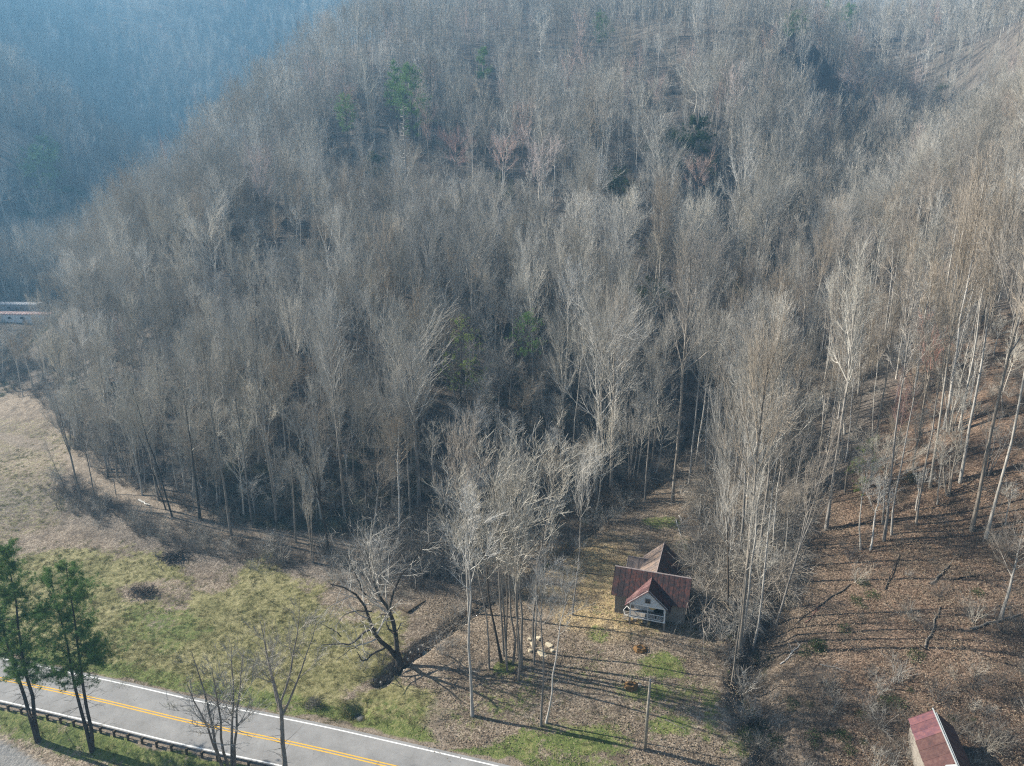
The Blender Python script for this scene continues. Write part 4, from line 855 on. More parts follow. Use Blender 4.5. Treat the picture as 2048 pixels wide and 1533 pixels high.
def sample(n, px0, px1, py0, py1, y0=45, y1=190, x0=-150, x1=110, seed=1, test=None):
    r = np.random.default_rng(seed); x = r.uniform(x0, x1, n); y = r.uniform(y0, y1, n); z = tz(x, y); px, py, d = project(x, y, z)
    m_ = (px > px0) & (px < px1) & (py > py0) & (py < py1)
    if test is not None: m_ &= test(x, y, z, px, py, r)
    return x[m_], y[m_], z[m_], r
def put(name, x, y, z, r, kit, s0, s1, label, sq=1.0, sink=.05):
    n = len(x); s = r.uniform(s0, s1, n)
    o = scatter(name, np.c_[x, y, z - sink], np.c_[r.normal(size=(n, 2)) * .08, r.uniform(0, 6.28, n)], np.c_[s, s, s * r.uniform(.8, 1.2, n) * sq], r.integers(0, len(kit), n), kit); o['label'] = label; return o
HSITE = at_z(1303, 1215, 2.4 * S)
def clear_of_house(x, y): return np.hypot((x - HSITE[0]) / 1.1, y - HSITE[1]) > 9.5
SHRUBS = [shrub_mesh(500 + i, 16, 2.6, .6, .2, M['twig']) for i in range(3)]
VINES = [shrub_mesh(510 + i, 34, 3.6, .9, 1.1, M['twig_beige'], 7) for i in range(3)]
def brushy(x, y, z, px, py, r):
    dcr, _ = poly_dist(x, y, CREEK); F, G, D, R, _, _, _ = cover(x, y, z)
    p = np.where(sdpoly(px, py, OPEN) < 0, .34, 0.0)
    p = np.where((px < 1300) & (py > 800) & (sdpoly(px, py, OPEN) < 0), .8, p)
    bank, _ = poly_dist(px, py, [(120, 985), (230, 1030), (330, 1075), (470, 1105), (640, 1120), (760, 1120), (860, 1150)])
    p = np.maximum(p, np.clip(1.35 - bank / 30, 0, 1) * .95); p = np.where(poly_dist(px, py, [(200, 962), (300, 1010), (450, 1062), (600, 1080), (740, 1095), (870, 1112)])[0] < 9, 0, p); p = np.where((dcr < 2.4) & (py < 1235) & (dcr > .6), np.maximum(p, .5), p); p = np.where((dcr < 3.5) & (py > 1235) & (py < 1380), .10, p)
    gul, _ = poly_dist(px, py, [(1480, 1290), (1500, 1350), (1500, 1430), (1560, 1533)]); p = np.maximum(p, np.clip(1.3 - gul / 45, 0, 1) * .9)
    p = np.where((px > 1620) & (py > 850) & (py < 1420), .14 * (vnoise(x / 6, y / 6, 51) + .5), p); p = np.where((px > 1560) & (py > 1340), .55 * np.clip(vnoise(x / 5, y / 5, 52) + .45, 0, 1), p); p = np.where((sdpoly(px, py, [(560, 1085), (700, 1110), (800, 1120), (870, 1170), (820, 1200), (700, 1180), (600, 1150)]) > 0), .5, p)
    p = np.where(sdpoly(px, py, [(1740, 1390), (1800, 1400), (1830, 1533), (1740, 1560)]) > 0, .6, p); p = np.where((px > 300) & (px < 760) & (py > 1540), 0, p); p = p * (D < .3) * clear_of_house(x, y)
    return r.random(len(x)) < p
x, y, z, r = sample(26000, -100, 2150, 560, 1560, seed=3, y1=200, test=brushy)
put('undergrowth', x, y, z, r, [(m_, {0: M[k]}) for m_ in SHRUBS for k in ('twig', 'twig_dark', 'twig_dark')], .35, 1.15, 'leafless grey brush between the trees and along the banks')
def brush_up(x, y, z, px, py, r): return (sdpoly(px, py, OPEN) < 0) & (r.random(len(x)) < .5)
x, y, z, r = sample(14000, -100, 2150, 150, 900, seed=4, y0=190, y1=360, x0=-250, x1=260, test=brush_up)
put('understory', x, y, z, r, [(m_, {0: M[k]}) for m_ in SHRUBS for k in ('twig', 'twig_dark')], .6, 1.9, 'thin leafless saplings and brush under the hillside trees')
def viny(x, y, z, px, py, r):
    d = sdpoly(px, py, [(1395, 1230), (1400, 1040), (1430, 930), (1470, 800), (1540, 760), (1600, 860), (1600, 1010), (1580, 1120), (1500, 1260)])
    e = sdpoly(px, py, [(800, 1100), (850, 1060), (905, 1090), (900, 1140), (840, 1150)]); return (np.maximum(d, e) > 0) & (r.random(len(x)) < .42)
x, y, z, r = sample(9000, 780, 1650, 700, 1280, seed=5, x0=-20, x1=70, y0=75, y1=160, test=viny)
put('vine_thicket', x, y, z, r, [(m_, {0: M[k]}) for m_ in VINES for k in ('twig_beige', 'twig', 'twig_dark')], .8, 1.7, 'arching beige vine and briar thicket right of the house')
def sapling(x, y, z, px, py, r):
    p = np.where((px < 1180) & (py > 560), .55, .22) * (sdpoly(px, py, OPEN) < -4) * (sdpoly(px, py, TRAILER_OPEN) < 0); p = np.where((px > 1560) & (py > 820), np.where(py < 1110, .30, .05), p); p *= np.where((px < 130) & (py > 600) & (py < 860), .2, 1); return r.random(len(x)) < p
x, y, z, r = sample(7000, -60, 2120, 420, 1300, seed=14, y0=70, y1=300, x0=-230, x1=190, test=sapling); n = len(x); hs = r.uniform(.22, .5, n)
o = scatter('saplings', np.c_[x, y, z - .1], np.c_[r.normal(size=(n, 2)) * .08, r.uniform(0, 6.28, n)], np.c_[hs * 1.25, hs * 1.25, hs], r.integers(0, 10, n) * 4 + r.integers(0, 3, n), kit[:40]); o['label'] = 'leafless saplings crowding the forest floor under the taller trees'
# evergreen understory and laurel
LEAFY = [leafy_mesh(520 + i, 260, 1.3, 1.1, .13, M['evergreen']) for i in range(3)]; LAUR = [leafy_mesh(530 + i, 420, 1.6, 1.3, .12, M['laurel']) for i in range(3)]
def ever(x, y, z, px, py, r):
    nz = vnoise(x / 14, y / 14, 31); p = np.where((sdpoly(px, py, OPEN) < 0) & (px > 850) & (px < 1480) & (py > 420) & (nz > .12), .4, 0)
    p = np.where((px < 240) & (py > 640) & (py < 800) & (nz > -.1), .7, p); p = np.where((np.abs(px - 1350) < 60) & (np.abs(py - 1050) < 6), .0, p)
    for cx, cy, rx, ry in ((1725, 1190, 36, 26), (1790, 1230, 16, 12), (1760, 1400, 50, 22), (1700, 1440, 40, 20), (1860, 1110, 14, 12), (1850, 1310, 26, 14), (1600, 1420, 40, 20), (1850, 1390, 40, 16), (1930, 1430, 40, 16), (1660, 1480, 40, 20), (1690, 1250, 20, 16), (1960, 1180, 16, 10), (1625, 1300, 20, 30), (1700, 1490, 70, 16), (1490, 1400, 26, 60), (1530, 1330, 30, 40), (1520, 1480, 40, 40), (1135, 1085, 16, 12), (1100, 1140, 18, 12), (1012, 1332, 16, 8), (1650, 1100, 16, 10), (1830, 960, 30, 20), (2000, 1330, 30, 20)):
        p = np.maximum(p, .8 * (((px - cx) / rx) ** 2 + ((py - cy) / ry) ** 2 < 1))
    return r.random(len(x)) < p
x, y, z, r = sample(30000, -50, 2100, 400, 1533, seed=6, y1=260, x0=-180, x1=140, test=ever)
put('evergreen_understory', x, y, z, r, [(m_, {}) for m_ in LEAFY], .3, .95, 'dark green evergreen shrubs and ferns scattered under the trees', .8)
def laur(x, y, z, px, py, r):
    p = .8 * (sdpoly(px, py, [(420, 940), (520, 930), (640, 1010), (760, 1040), (740, 1068), (560, 1060), (430, 1030)]) > 0); return r.random(len(x)) < np.maximum(p, .18 * ((px > 600) & (px < 860) & (py > 850) & (py < 1060)))
x, y, z, r = sample(9000, 380, 900, 800, 1100, seed=7, x0=-80, x1=0, y0=90, y1=160, test=laur)
put('laurel_thicket', x, y, z, r, [(m_, {}) for m_ in LAUR], .5, 1.0, 'grey-green laurel thicket on the slope foot above the old track')
# far hemlock patches, partly added as dark colour for the hollow's shade
def farever_shade(x, y, z, px, py, r):
    p = np.zeros(len(x))
    for cx, cy, rx, ry in ((1330, 300, 50, 30), (1760, 300, 60, 40), (1660, 330, 50, 40), (1560, 420, 40, 40), (1900, 200, 60, 30), (1480, 560, 30, 50), (1240, 380, 40, 25), (1000, 380, 30, 20), (860, 470, 30, 30), (790, 400, 25, 25), (1850, 240, 60, 40), (1380, 330, 60, 30), (1180, 270, 40, 20), (850, 560, 20, 30), (1280, 600, 50, 40), (120, 420, 80, 40)):
        p = np.maximum(p, .8 * (((px - cx) / rx) ** 2 + ((py - cy) / ry) ** 2 < 1))
    return r.random(len(x)) < p
x, y, z, r = sample(9000, -50, 2100, 100, 700, seed=8, y0=180, y1=480, x0=-280, x1=330, test=farever_shade)
put('hemlock_shade_understory', x, y, z, r, [(m_, {}) for m_ in LEAFY], 1.2, 2.6, 'dark evergreen understory, partly added to darken the shaded pockets of the hill', 1.2)
# grass
def fieldy(x, y, z, px, py, r):
    F, G, D, R, _, _, _ = cover(x, y, z); return r.random(len(x)) < F * (vnoise(x / 2.2, y / 2.2, 41) + .75)
x, y, z, r = sample(52000, -60, 900, 840, 1450, seed=9, x0=-110, x1=0, y0=62, y1=170, test=fieldy)
GR = [grass_mesh(540 + i, 40, .30, .42, M['drygrass'], .026) for i in range(3)]; GG = [grass_mesh(550 + i, 34, .26, .4, M['greengrass'], .026) for i in range(3)]
put('field_grass', x, y, z, r, [(m_, {}) for m_ in GR + GR + GG[:1]], .55, 1.25, 'tussocky yellow-green winter grass of the roadside field')
def greeny(x, y, z, px, py, r):
    F, G, D, R, _, _, _ = cover(x, y, z); dr, _ = poly_dist(x, y, RD); return (dr > 4.6) & (r.random(len(x)) < G * (vnoise(x / 1.6, y / 1.6, 43) + .7))
x, y, z, r = sample(42000, -60, 1600, 1000, 1600, seed=10, x0=-90, x1=60, y0=45, y1=115, test=greeny)
put('lawn_grass', x, y, z, r, [(m_, {}) for m_ in GG + GR[:1]], .5, 1.1, 'short fresh green grass in patches round the yard and road verge')
LL = []
for i in range(2):
    rr = np.random.default_rng(560 + i); t_ = TB(); c_ = rr.normal(size=(40, 3)) * [.9, .9, .0]; c_[:, 2] = rr.uniform(.01, .07, 40); t_.leaves(rr, c_, .07, .5, .7); LL.append(t_.mesh('leaf_litter', M['deadleaf']))
def leafy(x, y, z, px, py, r):
    F, G, D, R, _, _, _ = cover(x, y, z); dr, _ = poly_dist(x, y, RD); return (dr > 4.8) & (px > 850) & (r.random(len(x)) < (1 - F) * (1 - G * .7) * .8)
x, y, z, r = sample(24000, 700, 2100, 940, 1560, seed=12, x0=-25, x1=90, y0=48, y1=125, test=leafy)
put('leaf_litter', x, y, z, r, [(m_, {}) for m_ in LL], .7, 1.4, 'fallen brown leaves littering the yard and the right slope')

# ------------------------------------------------------------------ road, markings, gravel, creek water
def ribbon(name, line, w0, w1, zoff, mat, step=1.5, parent=None, flat=0.02, follow=False, seed=0, ragged=0.0):
    pts = [Vector((*p, 0)) for p in line]; out = []
    # smooth resample
    acc = [0.0]
    for a, b in zip(pts[:-1], pts[1:]): acc.append(acc[-1] + (b - a).length)
    n = max(2, int(acc[-1] / step)); s_ = np.linspace(0, acc[-1], n + 1)
    X = np.interp(s_, acc, [p.x for p in pts]); Y = np.interp(s_, acc, [p.y for p in pts])
    for _ in range(12): X[1:-1] = (X[:-2] + X[1:-1] * 2 + X[2:]) / 4; Y[1:-1] = (Y[:-2] + Y[1:-1] * 2 + Y[2:]) / 4
    dx = np.gradient(X); dy = np.gradient(Y); L = np.hypot(dx, dy); nx_, ny_ = -dy / L, dx / L
    rr = np.random.default_rng(seed); j0 = rr.normal(size=len(X)) * ragged; j1 = rr.normal(size=len(X)) * ragged
    A = np.c_[X + nx_ * (w0 + j0), Y + ny_ * (w0 + j0)]; B = np.c_[X + nx_ * (w1 + j1), Y + ny_ * (w1 + j1)]
    if follow: ZA = tz(A[:, 0], A[:, 1]) + zoff; ZB = tz(B[:, 0], B[:, 1]) + zoff
    else: ZA = ZB = np.full(len(X), flat + zoff)
    V = np.r_[np.c_[A, ZA], np.c_[B, ZB]]; m_ = len(X); i = np.arange(m_ - 1)
    me = mesh_np(name, V, quads=np.c_[i + m_, i + 1 + m_, i + 1, i]); me.materials.append(mat)
    return link(bpy.data.objects.new(name, me), parent), np.c_[X, Y], np.c_[nx_, ny_]
t = NT('asphalt'); p = t.pos(); n = t.noise(p, 6, 5, .8); n2 = t.noise(p, .35, 4, .65)
f = t.math('ADD', t.math('MULTIPLY', n, .35), t.math('MULTIPLY', n2, .65)); t.color(t.ramp(f, [(.36, (.20, .195, .19)), (.5, (.25, .245, .24)), (.64, (.30, .293, .285))])); cr_ = t.vor(t.map(p, (1, 1, 1)), .28, 'Distance', 'DISTANCE_TO_EDGE'); cm_ = t.gray(t.math('ADD', cr_, t.math('MULTIPLY', t.noise(p, 3, 4), .06)), .022, .040, .84, 1.0)
m = t.n('ShaderNodeVectorMath', operation='SCALE'); t.l(t.b.inputs['Base Color'].links[0].from_socket, m.inputs[0]); t.l(cm_, m.inputs['Scale']); t.color(m.outputs[0])
t.b.inputs['Roughness'].default_value = .8; t.bump(n, .3, .02); M['asphalt'] = t.m
def paint(name, c, wear):
    t = NT(name); p = t.pos(); n = t.noise(p, 9, 4, .8); t.color(t.ramp(n, [(.36, tuple(x * .3 + .12 for x in c)), (wear + .04, c)])); return t.m
M['white_paint'] = paint('white_road_paint', (.80, .80, .78), .42); M['yellow_paint'] = paint('yellow_road_paint', (.72, .42, .055), .42)
ROADW = 3.1
road, RC, RN = ribbon('road', RD, -ROADW - .45, ROADW + .45, 0.0, M['asphalt'], flat=.05); tag(road, kind='structure')
for a, b, k in ((-ROADW - .09, -ROADW + .07, 'white'), (ROADW - .07, ROADW + .09, 'white'), (-.24, -.09, 'yellow'), (.09, .24, 'yellow')):
    ribbon(k + '_line', RD, a, b, .006, M[k + '_paint'], parent=road, flat=.05)

# creek water: glossy dark strip lying in the ditch
t = NT('creek_water'); t.color((.03, .035, .03)); t.b.inputs['Roughness'].default_value = .08; t.b.inputs['Specular IOR Level'].default_value = .6; t.bump(t.noise(t.pos(), 5, 3), .4, .05); M['water'] = t.m
cw_, _, _ = ribbon('creek', CREEK[:11], -.38, .38, .06, M['water'], step=.7, follow=True, seed=5, ragged=.10); tag(cw_, kind='structure')
mb = MB(); c0 = Vector(CULV); zc = tzf(c0.x, c0.y)
ang = [i * 2 * pi / 20 for i in range(20)]; rr = np.random.default_rng(8)
mb.poly([(c0.x, c0.y, zc + .22)] + [(c0.x + cos(a) * .8 * rr.uniform(.8, 1.1), c0.y + sin(a) * 1.1 * rr.uniform(.8, 1.1), zc + .22) for a in ang], [(0, i + 1, (i + 1) % 20 + 1) for i in range(20)])
o = mb.build('pool', M['water']); tag(o, kind='structure')
def stony(x, y, z, px, py, r):
    d_, _ = poly_dist(x, y, CREEK[:8]); return (d_ < .9) & (r.random(len(x)) < .8)
rr_ = np.random.default_rng(70); SM = []
for i in range(3):
    v_ = unit(rr_.normal(size=(8, 3))) * [.22, .17, .12]; q_ = [(0, 1, 2, 3)]
    bm_ = MB(); n_ = 7; a_ = np.sort(rr_.uniform(0, 2 * pi, n_)); bm_.poly([(cos(a) * .2, sin(a) * .16, -.1) for a in a_] + [(cos(a) * .15, sin(a) * .12, .09) for a in a_] + [(0, 0, .12)], [(k, (k + 1) % n_, (k + 1) % n_ + n_, k + n_) for k in range(n_)] + [(n_ + k, n_ + (k + 1) % n_, 2 * n_) for k in range(n_)])
    me_ = bpy.data.meshes.new('creek_stone'); me_.from_pydata(bm_.v, [], bm_.f); me_.materials.append(mat_simple('creek_stone_%d' % i, ((.22, .20, .17), (.42, .39, .34), (.12, .11, .10))[i], .8, .3, .2)); SM.append(me_)
x, y, z, r = sample(26000, 700, 1350, 950, 1380, seed=31, x0=-22, x1=35, y0=70, y1=140, test=stony)
put('creek_stones', x, y, z, r, [(m_, {}) for m_ in SM], .4, 1.5, 'small stones lining the bed of the narrow ditch', sink=-.02)
# culvert pipe mouth
pt = NT('corrugated_steel'); w_ = pt.n('ShaderNodeTexWave'); w_.inputs['Scale'].default_value = 8; pt.l(pt.obj(), w_.inputs[0]); pt.color(pt.ramp(w_.outputs[0], [(0, (.05, .05, .05)), (1, (.12, .12, .12))])); M['steel_pipe'] = pt.m
mb = MB(); pr = []
for i in range(17):
    a = 2 * pi * i / 16; pr.append((cos(a), sin(a)))
q0 = Vector((c0.x + .25, c0.y - .55, zc - .02)); dq = Vector((.25, -1, -.04)).normalized(); sx_ = Vector((1, .25, 0)).normalized()
V = []
for rr_, tt_ in ((.55, 0), (.55, .8), (.48, .8), (.48, 0)):
    V += [q0 + dq * tt_ + sx_ * (c * rr_) + Vector((0, 0, s_ * rr_)) for c, s_ in pr[:16]]
mb.poly(V, [(a * 16 + k, a * 16 + (k + 1) % 16, ((a + 1) % 4) * 16 + (k + 1) % 16, ((a + 1) % 4) * 16 + k) for a in range(4) for k in range(16)])
o = mb.build('culvert_pipe', M['steel_pipe'], smooth=True); tag(o, 'round culvert mouth under the road verge where the ditch water ends', 'culvert')

# guardrail: dark weathered posts and steel beam on the near side
M['rail_steel'] = mat_simple('galvanised_rail', (.20, .19, .18), .55, .4, .3, 2.0, .3); M['rail_post'] = mat_simple('weathered_post', (.085, .068, .05), .9, .2, .3)
gr = empty('guardrail', (float(RC[0][0]), float(RC[0][1]), 0)); tag(gr, 'long roadside guardrail of dark posts and steel beam along the near road edge', 'guardrail')
base = np.array([RC[0][0], RC[0][1]])
acc = np.r_[0, np.cumsum(np.hypot(*np.diff(RC, axis=0).T))]; off = -(ROADW + 1.05)
def along(s_, o_): x_ = np.interp(s_, acc, RC[:, 0]); y_ = np.interp(s_, acc, RC[:, 1]); a_ = np.interp(s_, acc, RN[:, 0]); b_ = np.interp(s_, acc, RN[:, 1]); return x_ + a_ * o_, y_ + b_ * o_
side = -1
for ss in np.arange(0, acc[-1], 1.0):
    pass
S0 = acc[np.argmin(np.abs(project(RC[:, 0], RC[:, 1], 0 * RC[:, 0])[0] + 260))]; S1 = acc[np.argmin(np.abs(project(RC[:, 0], RC[:, 1], 0 * RC[:, 0])[0] - 1150))]
post_me = None
for ss in np.arange(S0, S1, 1.9):
    x_, y_ = along(ss, off); zg = min(tzf(x_, y_), 0) - .4
    if post_me is None:
        mb = MB(); mb.box(-.09, .09, -.09, .09, -.6, 1.18); mb.box(-.07, .07, .09, .22, .80, 1.12); po = mb.build('post', M['rail_post'], gr); post_me = po.data
    else: po = bpy.data.objects.new('post', post_me); link(po, gr)
    po.location = (x_ - base[0], y_ - base[1], -.45); i = np.searchsorted(acc, ss); nrm = RN[min(i, len(RN) - 1)]; po.rotation_euler = (0, 0, math.atan2(nrm[1], nrm[0]) - pi / 2)
prof = [(-.03, .36), (.03, .42), (.03, .48), (-.02, .53), (.03, .58), (.03, .64), (-.03, .70)]
Sx = np.arange(S0 - .6, S1 + .6, 1.9); V = []
for ss in Sx:
    for o2, zz in prof: x_, y_ = along(ss, off + .27 + o2); V.append((x_ - base[0], y_ - base[1], zz + .02))
    for o2, zz in prof[::-1]: x_, y_ = along(ss, off + .255 + o2); V.append((x_ - base[0], y_ - base[1], zz + .02))
m_ = len(prof) * 2
mb = MB(); mb.poly(V, [(a * m_ + k, a * m_ + (k + 1) % m_, (a + 1) * m_ + (k + 1) % m_, (a + 1) * m_ + k) for a in range(len(Sx) - 1) for k in range(m_)]); mb.build('rail', M['rail_steel'], gr)

# ------------------------------------------------------------------ farmhouse
def tin(name, a, b, rust):
    t = NT(name); v = t.obj(); st = t.noise(t.map(v, (2.2, 2.2, .25)), 1.5, 4, .65); bl = t.noise(v, .7, 5, .7)
    f = t.math('ADD', t.math('MULTIPLY', st, .5), t.math('MULTIPLY', bl, .5)); c = t.ramp(f, [(.36, a), (.48, b), (.58, rust)])
    r_ = t.gray(t.rnd(), 0, 1, .85, 1.15); m = t.n('ShaderNodeVectorMath', operation='SCALE'); t.l(c, m.inputs[0]); t.l(r_, m.inputs['Scale']); t.color(m.outputs[0])
    t.b.inputs['Roughness'].default_value = .6; t.b.inputs['Specular IOR Level'].default_value = .35; t.bump(st, .25, .03); return t.m
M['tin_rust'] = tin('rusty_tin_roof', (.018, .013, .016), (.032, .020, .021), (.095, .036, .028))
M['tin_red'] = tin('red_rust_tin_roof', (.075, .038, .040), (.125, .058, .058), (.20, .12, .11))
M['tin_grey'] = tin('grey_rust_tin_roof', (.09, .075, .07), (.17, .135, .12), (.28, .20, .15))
M['cap'] = mat_simple('pale_ridge_cap', (.40, .33, .31), .6, .3, .3)
def boards(name, c, c2):
    t = NT(name); v = t.map(t.obj(), (1.5, 1.5, 6)); n = t.noise(v, 2, 4, .7); t.color(t.ramp(n, [(.32, c2), (.58, c)])); return t.m
M['old_board'] = boards('bare_grey_boards', (.30, .27, .235), (.14, .12, .10)); M['white_board'] = boards('flaking_white_paint', (.74, .75, .76), (.42, .41, .40)); M['white_trim'] = boards('white_trim_paint', (.80, .80, .79), (.5, .49, .47))
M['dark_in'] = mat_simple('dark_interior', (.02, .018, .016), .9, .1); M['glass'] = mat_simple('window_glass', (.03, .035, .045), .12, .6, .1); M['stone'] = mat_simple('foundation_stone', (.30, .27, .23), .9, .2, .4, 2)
M['tan'] = mat_simple('tan_plywood', (.58, .44, .22), .8, .2, .2)
ang_h = radians(-18.5); hb = at_z(1301, 1222, 2.4 * S); HZ = tzf(hb[0], hb[1])
house = empty('farmhouse', (hb[0], hb[1], HZ), ang_h); tag(house, 'abandoned white-gabled farmhouse with rusty tin roofs and a stilted front porch', 'house')
def roof_plane(parent, a, b, c, d, nsheet, mat, t=.04, lift=0.006):
    """a-b is the ridge, d-c the eave; one object per tin sheet with a raised seam"""
    a, b, c, d = map(Vector, (a, b, c, d)); n = (b - a).cross(d - a).normalized()
    if n.z < 0: n = -n
    for i in range(nsheet):
        f0 = i / nsheet; f1 = (i + 1) / nsheet; j = random.uniform(0, .014) + (.012 if i % 2 else 0)
        A = a.lerp(b, f0) + n * j; B = a.lerp(b, f1) + n * j; C = d.lerp(c, f1) + n * j; D = d.lerp(c, f0) + n * j
        e = (D - A).normalized() * random.uniform(-.03, .10); C = C + e; D = D + e
        mb = MB(); mb.slab(A, B, C, D, t) if (B - A).cross(D - A).z > 0 else mb.slab(B, A, D, C, t)
        mb.bar(A + n * .008, D + n * .008, .035, .03); mb.build('roof_sheet', mat, parent)
def clap(parent, name, x0, x1, z0, z1, y, mat, face=-1, step=.16, shape=None):
    """lapped boards on a wall in the x-z plane at y, facing face"""
    k = 0; zz = z0; first = None
    while zz < z1 - .02:
        zt = min(zz + step, z1); zm = (zz + zt) / 2; a, b = (x0, x1) if shape is None else shape(zm)
        if b - a > .1:
            mb = MB(); yo = y + face * .02; mb.poly([(a, y, zz), (b, y, zz), (b, y, zt), (a, y, zt), (a, yo + face * .02, zz), (b, yo + face * .02, zz), (b, yo, zt), (a, yo, zt)], [(4, 5, 6, 7), (0, 1, 5, 4), (3, 7, 6, 2), (0, 4, 7, 3), (1, 2, 6, 5)]); mb.build(name, mat, parent)
        zz = zt
# main block: u -5.0..5.0, v -2.2..2.2, eave 3.1, ridge 5.9
def gable_block(x0, x1, y0, y1, zb, ze, zr, axis_, mat):
    mb = MB()
    if axis_ == 'x':
        ym = (y0 + y1) / 2
        vs = [(x0, y0, zb), (x0, y1, zb), (x0, y1, ze), (x0, ym, zr), (x0, y0, ze)]; vs += [(x1, *v[1:]) for v in vs]
    else:
        xm = (x0 + x1) / 2
        vs = [(x0, y0, zb), (x1, y0, zb), (x1, y0, ze), (xm, y0, zr), (x0, y0, ze)]; vs += [(v[0], y1, v[2]) for v in vs]
    mb.poly(vs, [(0, 1, 2, 3, 4), (9, 8, 7, 6, 5)] + [(i, i + 5, (i + 1) % 5 + 5, (i + 1) % 5) for i in range(5)]); return mb
w1 = gable_block(-4.7, 4.7, -2.0, 2.0, -.9, 2.98, 5.72, 'x', None).build('wall', M['old_board'], house)
gable_block(-2.0, 2.8, 2.02, 9.3, -.9, 2.75, 5.05, 'y', None).build('wall', M['old_board'], house)
gable_block(-4.2, -2.03, 6.2, 8.6, -.9, 2.3, 3.3, 'x', None).build('wall', M['old_board'], house)
for x in np.arange(-4.7, -2.1, .235):     # bare upright boards left of the porch
    mb = MB(); mb.box(x + .006, x + .222, -2.035 - random.uniform(0, .012), -2.003, -.2, 2.93); mb.build('board', M['old_board'], house)
for x in np.arange(2.2, 4.6, .235):
    mb = MB(); mb.box(x + .006, x + .222, -2.035 - random.uniform(0, .012), -2.003, -.2, 2.93); mb.build('board', M['old_board'], house)
rf = empty('roof', (0, 0, 0)); rf.parent = house
roof_plane(rf, (-5.15, 0, 5.9), (5.15, 0, 5.9), (5.15, -2.65, 2.95), (-5.15, -2.65, 2.95), 14, M['tin_rust'])
roof_plane(rf, (-5.15, 0, 5.9), (5.15, 0, 5.9), (5.15, 2.65, 2.95), (-5.15, 2.65, 2.95), 14, M['tin_rust'])
mb = MB(); mb.slab((-5.18, -.07, 5.87), (5.18, -.07, 5.87), (5.18, 0, 5.99), (-5.18, 0, 5.99), .02); mb.slab((-5.18, 0, 5.99), (5.18, 0, 5.99), (5.18, .07, 5.87), (-5.18, .07, 5.87), .02); mb.build('ridge_cap', M['cap'], rf)
# rear wing roof: lighter tin painted on the sunlit slope, darker on the shaded
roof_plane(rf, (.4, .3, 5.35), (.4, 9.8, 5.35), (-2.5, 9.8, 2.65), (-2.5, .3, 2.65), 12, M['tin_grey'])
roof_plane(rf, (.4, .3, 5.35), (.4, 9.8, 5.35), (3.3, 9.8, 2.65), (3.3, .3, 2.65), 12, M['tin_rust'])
mb = MB(); mb.bar((.4, .3, 5.42), (.4, 9.82, 5.42), .08, .03); mb.build('ridge_cap', M['cap'], rf)
# rear lean-to cross gable
roof_plane(rf, (-4.5, 7.4, 3.5), (-1.2, 7.4, 3.5), (-1.2, 5.9, 2.2), (-4.5, 5.9, 2.2), 4, M['tin_grey'])
roof_plane(rf, (-4.5, 7.4, 3.5), (-1.2, 7.4, 3.5), (-1.2, 8.9, 2.2), (-4.5, 8.9, 2.2), 4, M['tin_grey'])
mb = MB(); mb.bar((-4.52, 7.4, 3.57), (-1.2, 7.4, 3.57), .12, .03); mb.bar((-4.52, 5.9, 2.26), (-4.52, 7.4, 3.56), .06, .04); mb.build('ridge_cap', M['cap'], rf)
# porch
PX0, PX1, PY0, PY1 = -2.35, 2.35, -3.95, -2.05; FZ0, BZ, AZ = 1.05, 3.0, 5.3; PC = 0.0
porch = empty('porch', (0, 0, 0)); porch.parent = house
roof_plane(rf, (PC, -4.35, AZ + .08), (PC, -.28, AZ + .08), (-3.0, -.28, 2.72), (-3.0, -4.35, 2.72), 5, M['tin_red'])  # redder and lighter tin, sunlight on this slope put into the colour
roof_plane(rf, (PC, -4.35, AZ + .08), (PC, -.28, AZ + .08), (3.0, -.28, 2.72), (3.0, -4.35, 2.72), 5, M['tin_rust'])  # darker tin, shade of the slope turned from the sun painted in
def tri(zm): h_ = max(0, (AZ - .05 - zm) / (AZ - BZ - .2) * 2.45); return (-h_, h_)
clap(porch, 'gable_board', 0, 0, BZ + .16, AZ - .1, -4.0, M['white_board'], -1, .17, tri)
mb = MB(); mb.prism([(-2.45, BZ + .15), (2.45, BZ + .15), (0, AZ - .06)], -3.99, -3.85); mb.build('gable_wall', M['white_board'], porch)
mb = MB(); mb.box(-2.5, 2.5, -4.06, -3.86, BZ - .06, BZ + .15); mb.build('beam', M['white_trim'], porch)
for sgn in (-1, 1):
    mb = MB(); mb.bar((sgn * 2.62, -4.1, BZ + .02), (0, -4.1, AZ + .03), .05, .16); mb.build('bargeboard', M['white_trim'], porch)
for x, w_ in ((-2.28, .17), (.05, .07), (2.28, .19)):
    mb = MB(); mb.box(x - w_ / 2, x + w_ / 2, -3.99, -3.99 + w_, FZ0, BZ - .062); mb.build('post', M['white_trim'], porch)
    mb = MB(); mb.box(x - w_ / 2 - .02, x + w_ / 2 + .02, -3.97, -3.80, -1.4, FZ0 - .13); mb.build('stilt', M['old_board'], porch)
mb = MB(); mb.box(-2.42, 2.42, -4.0, -2.06, FZ0 - .05, FZ0 - .002); mb.build('floor', M['old_board'], porch)
mb = MB(); mb.box(-2.45, 2.45, -4.04, -4.003, FZ0 - .13, FZ0); mb.build('floor_trim', M['white_trim'], porch)
mb = MB(); mb.box(-2.19, 2.18, -3.96, -3.90, FZ0 + .78, FZ0 + .85); mb.build('handrail', M['white_trim'], porch)
mb = MB(); mb.box(-2.19, 2.18, -3.955, -3.905, FZ0 + .10, FZ0 + .15); mb.build('bottom_rail', M['white_trim'], porch)
for x in np.arange(-2.1, 2.15, .135):
    if random.random() < .08: continue
    mb = MB(); l_ = random.uniform(-.03, .03) * (2 if x < 0 else 1); mb.bar((x, -3.93, FZ0 + .152), (x + l_, -3.93, FZ0 + .778), .045, .03); mb.build('baluster', M['white_trim'], porch)
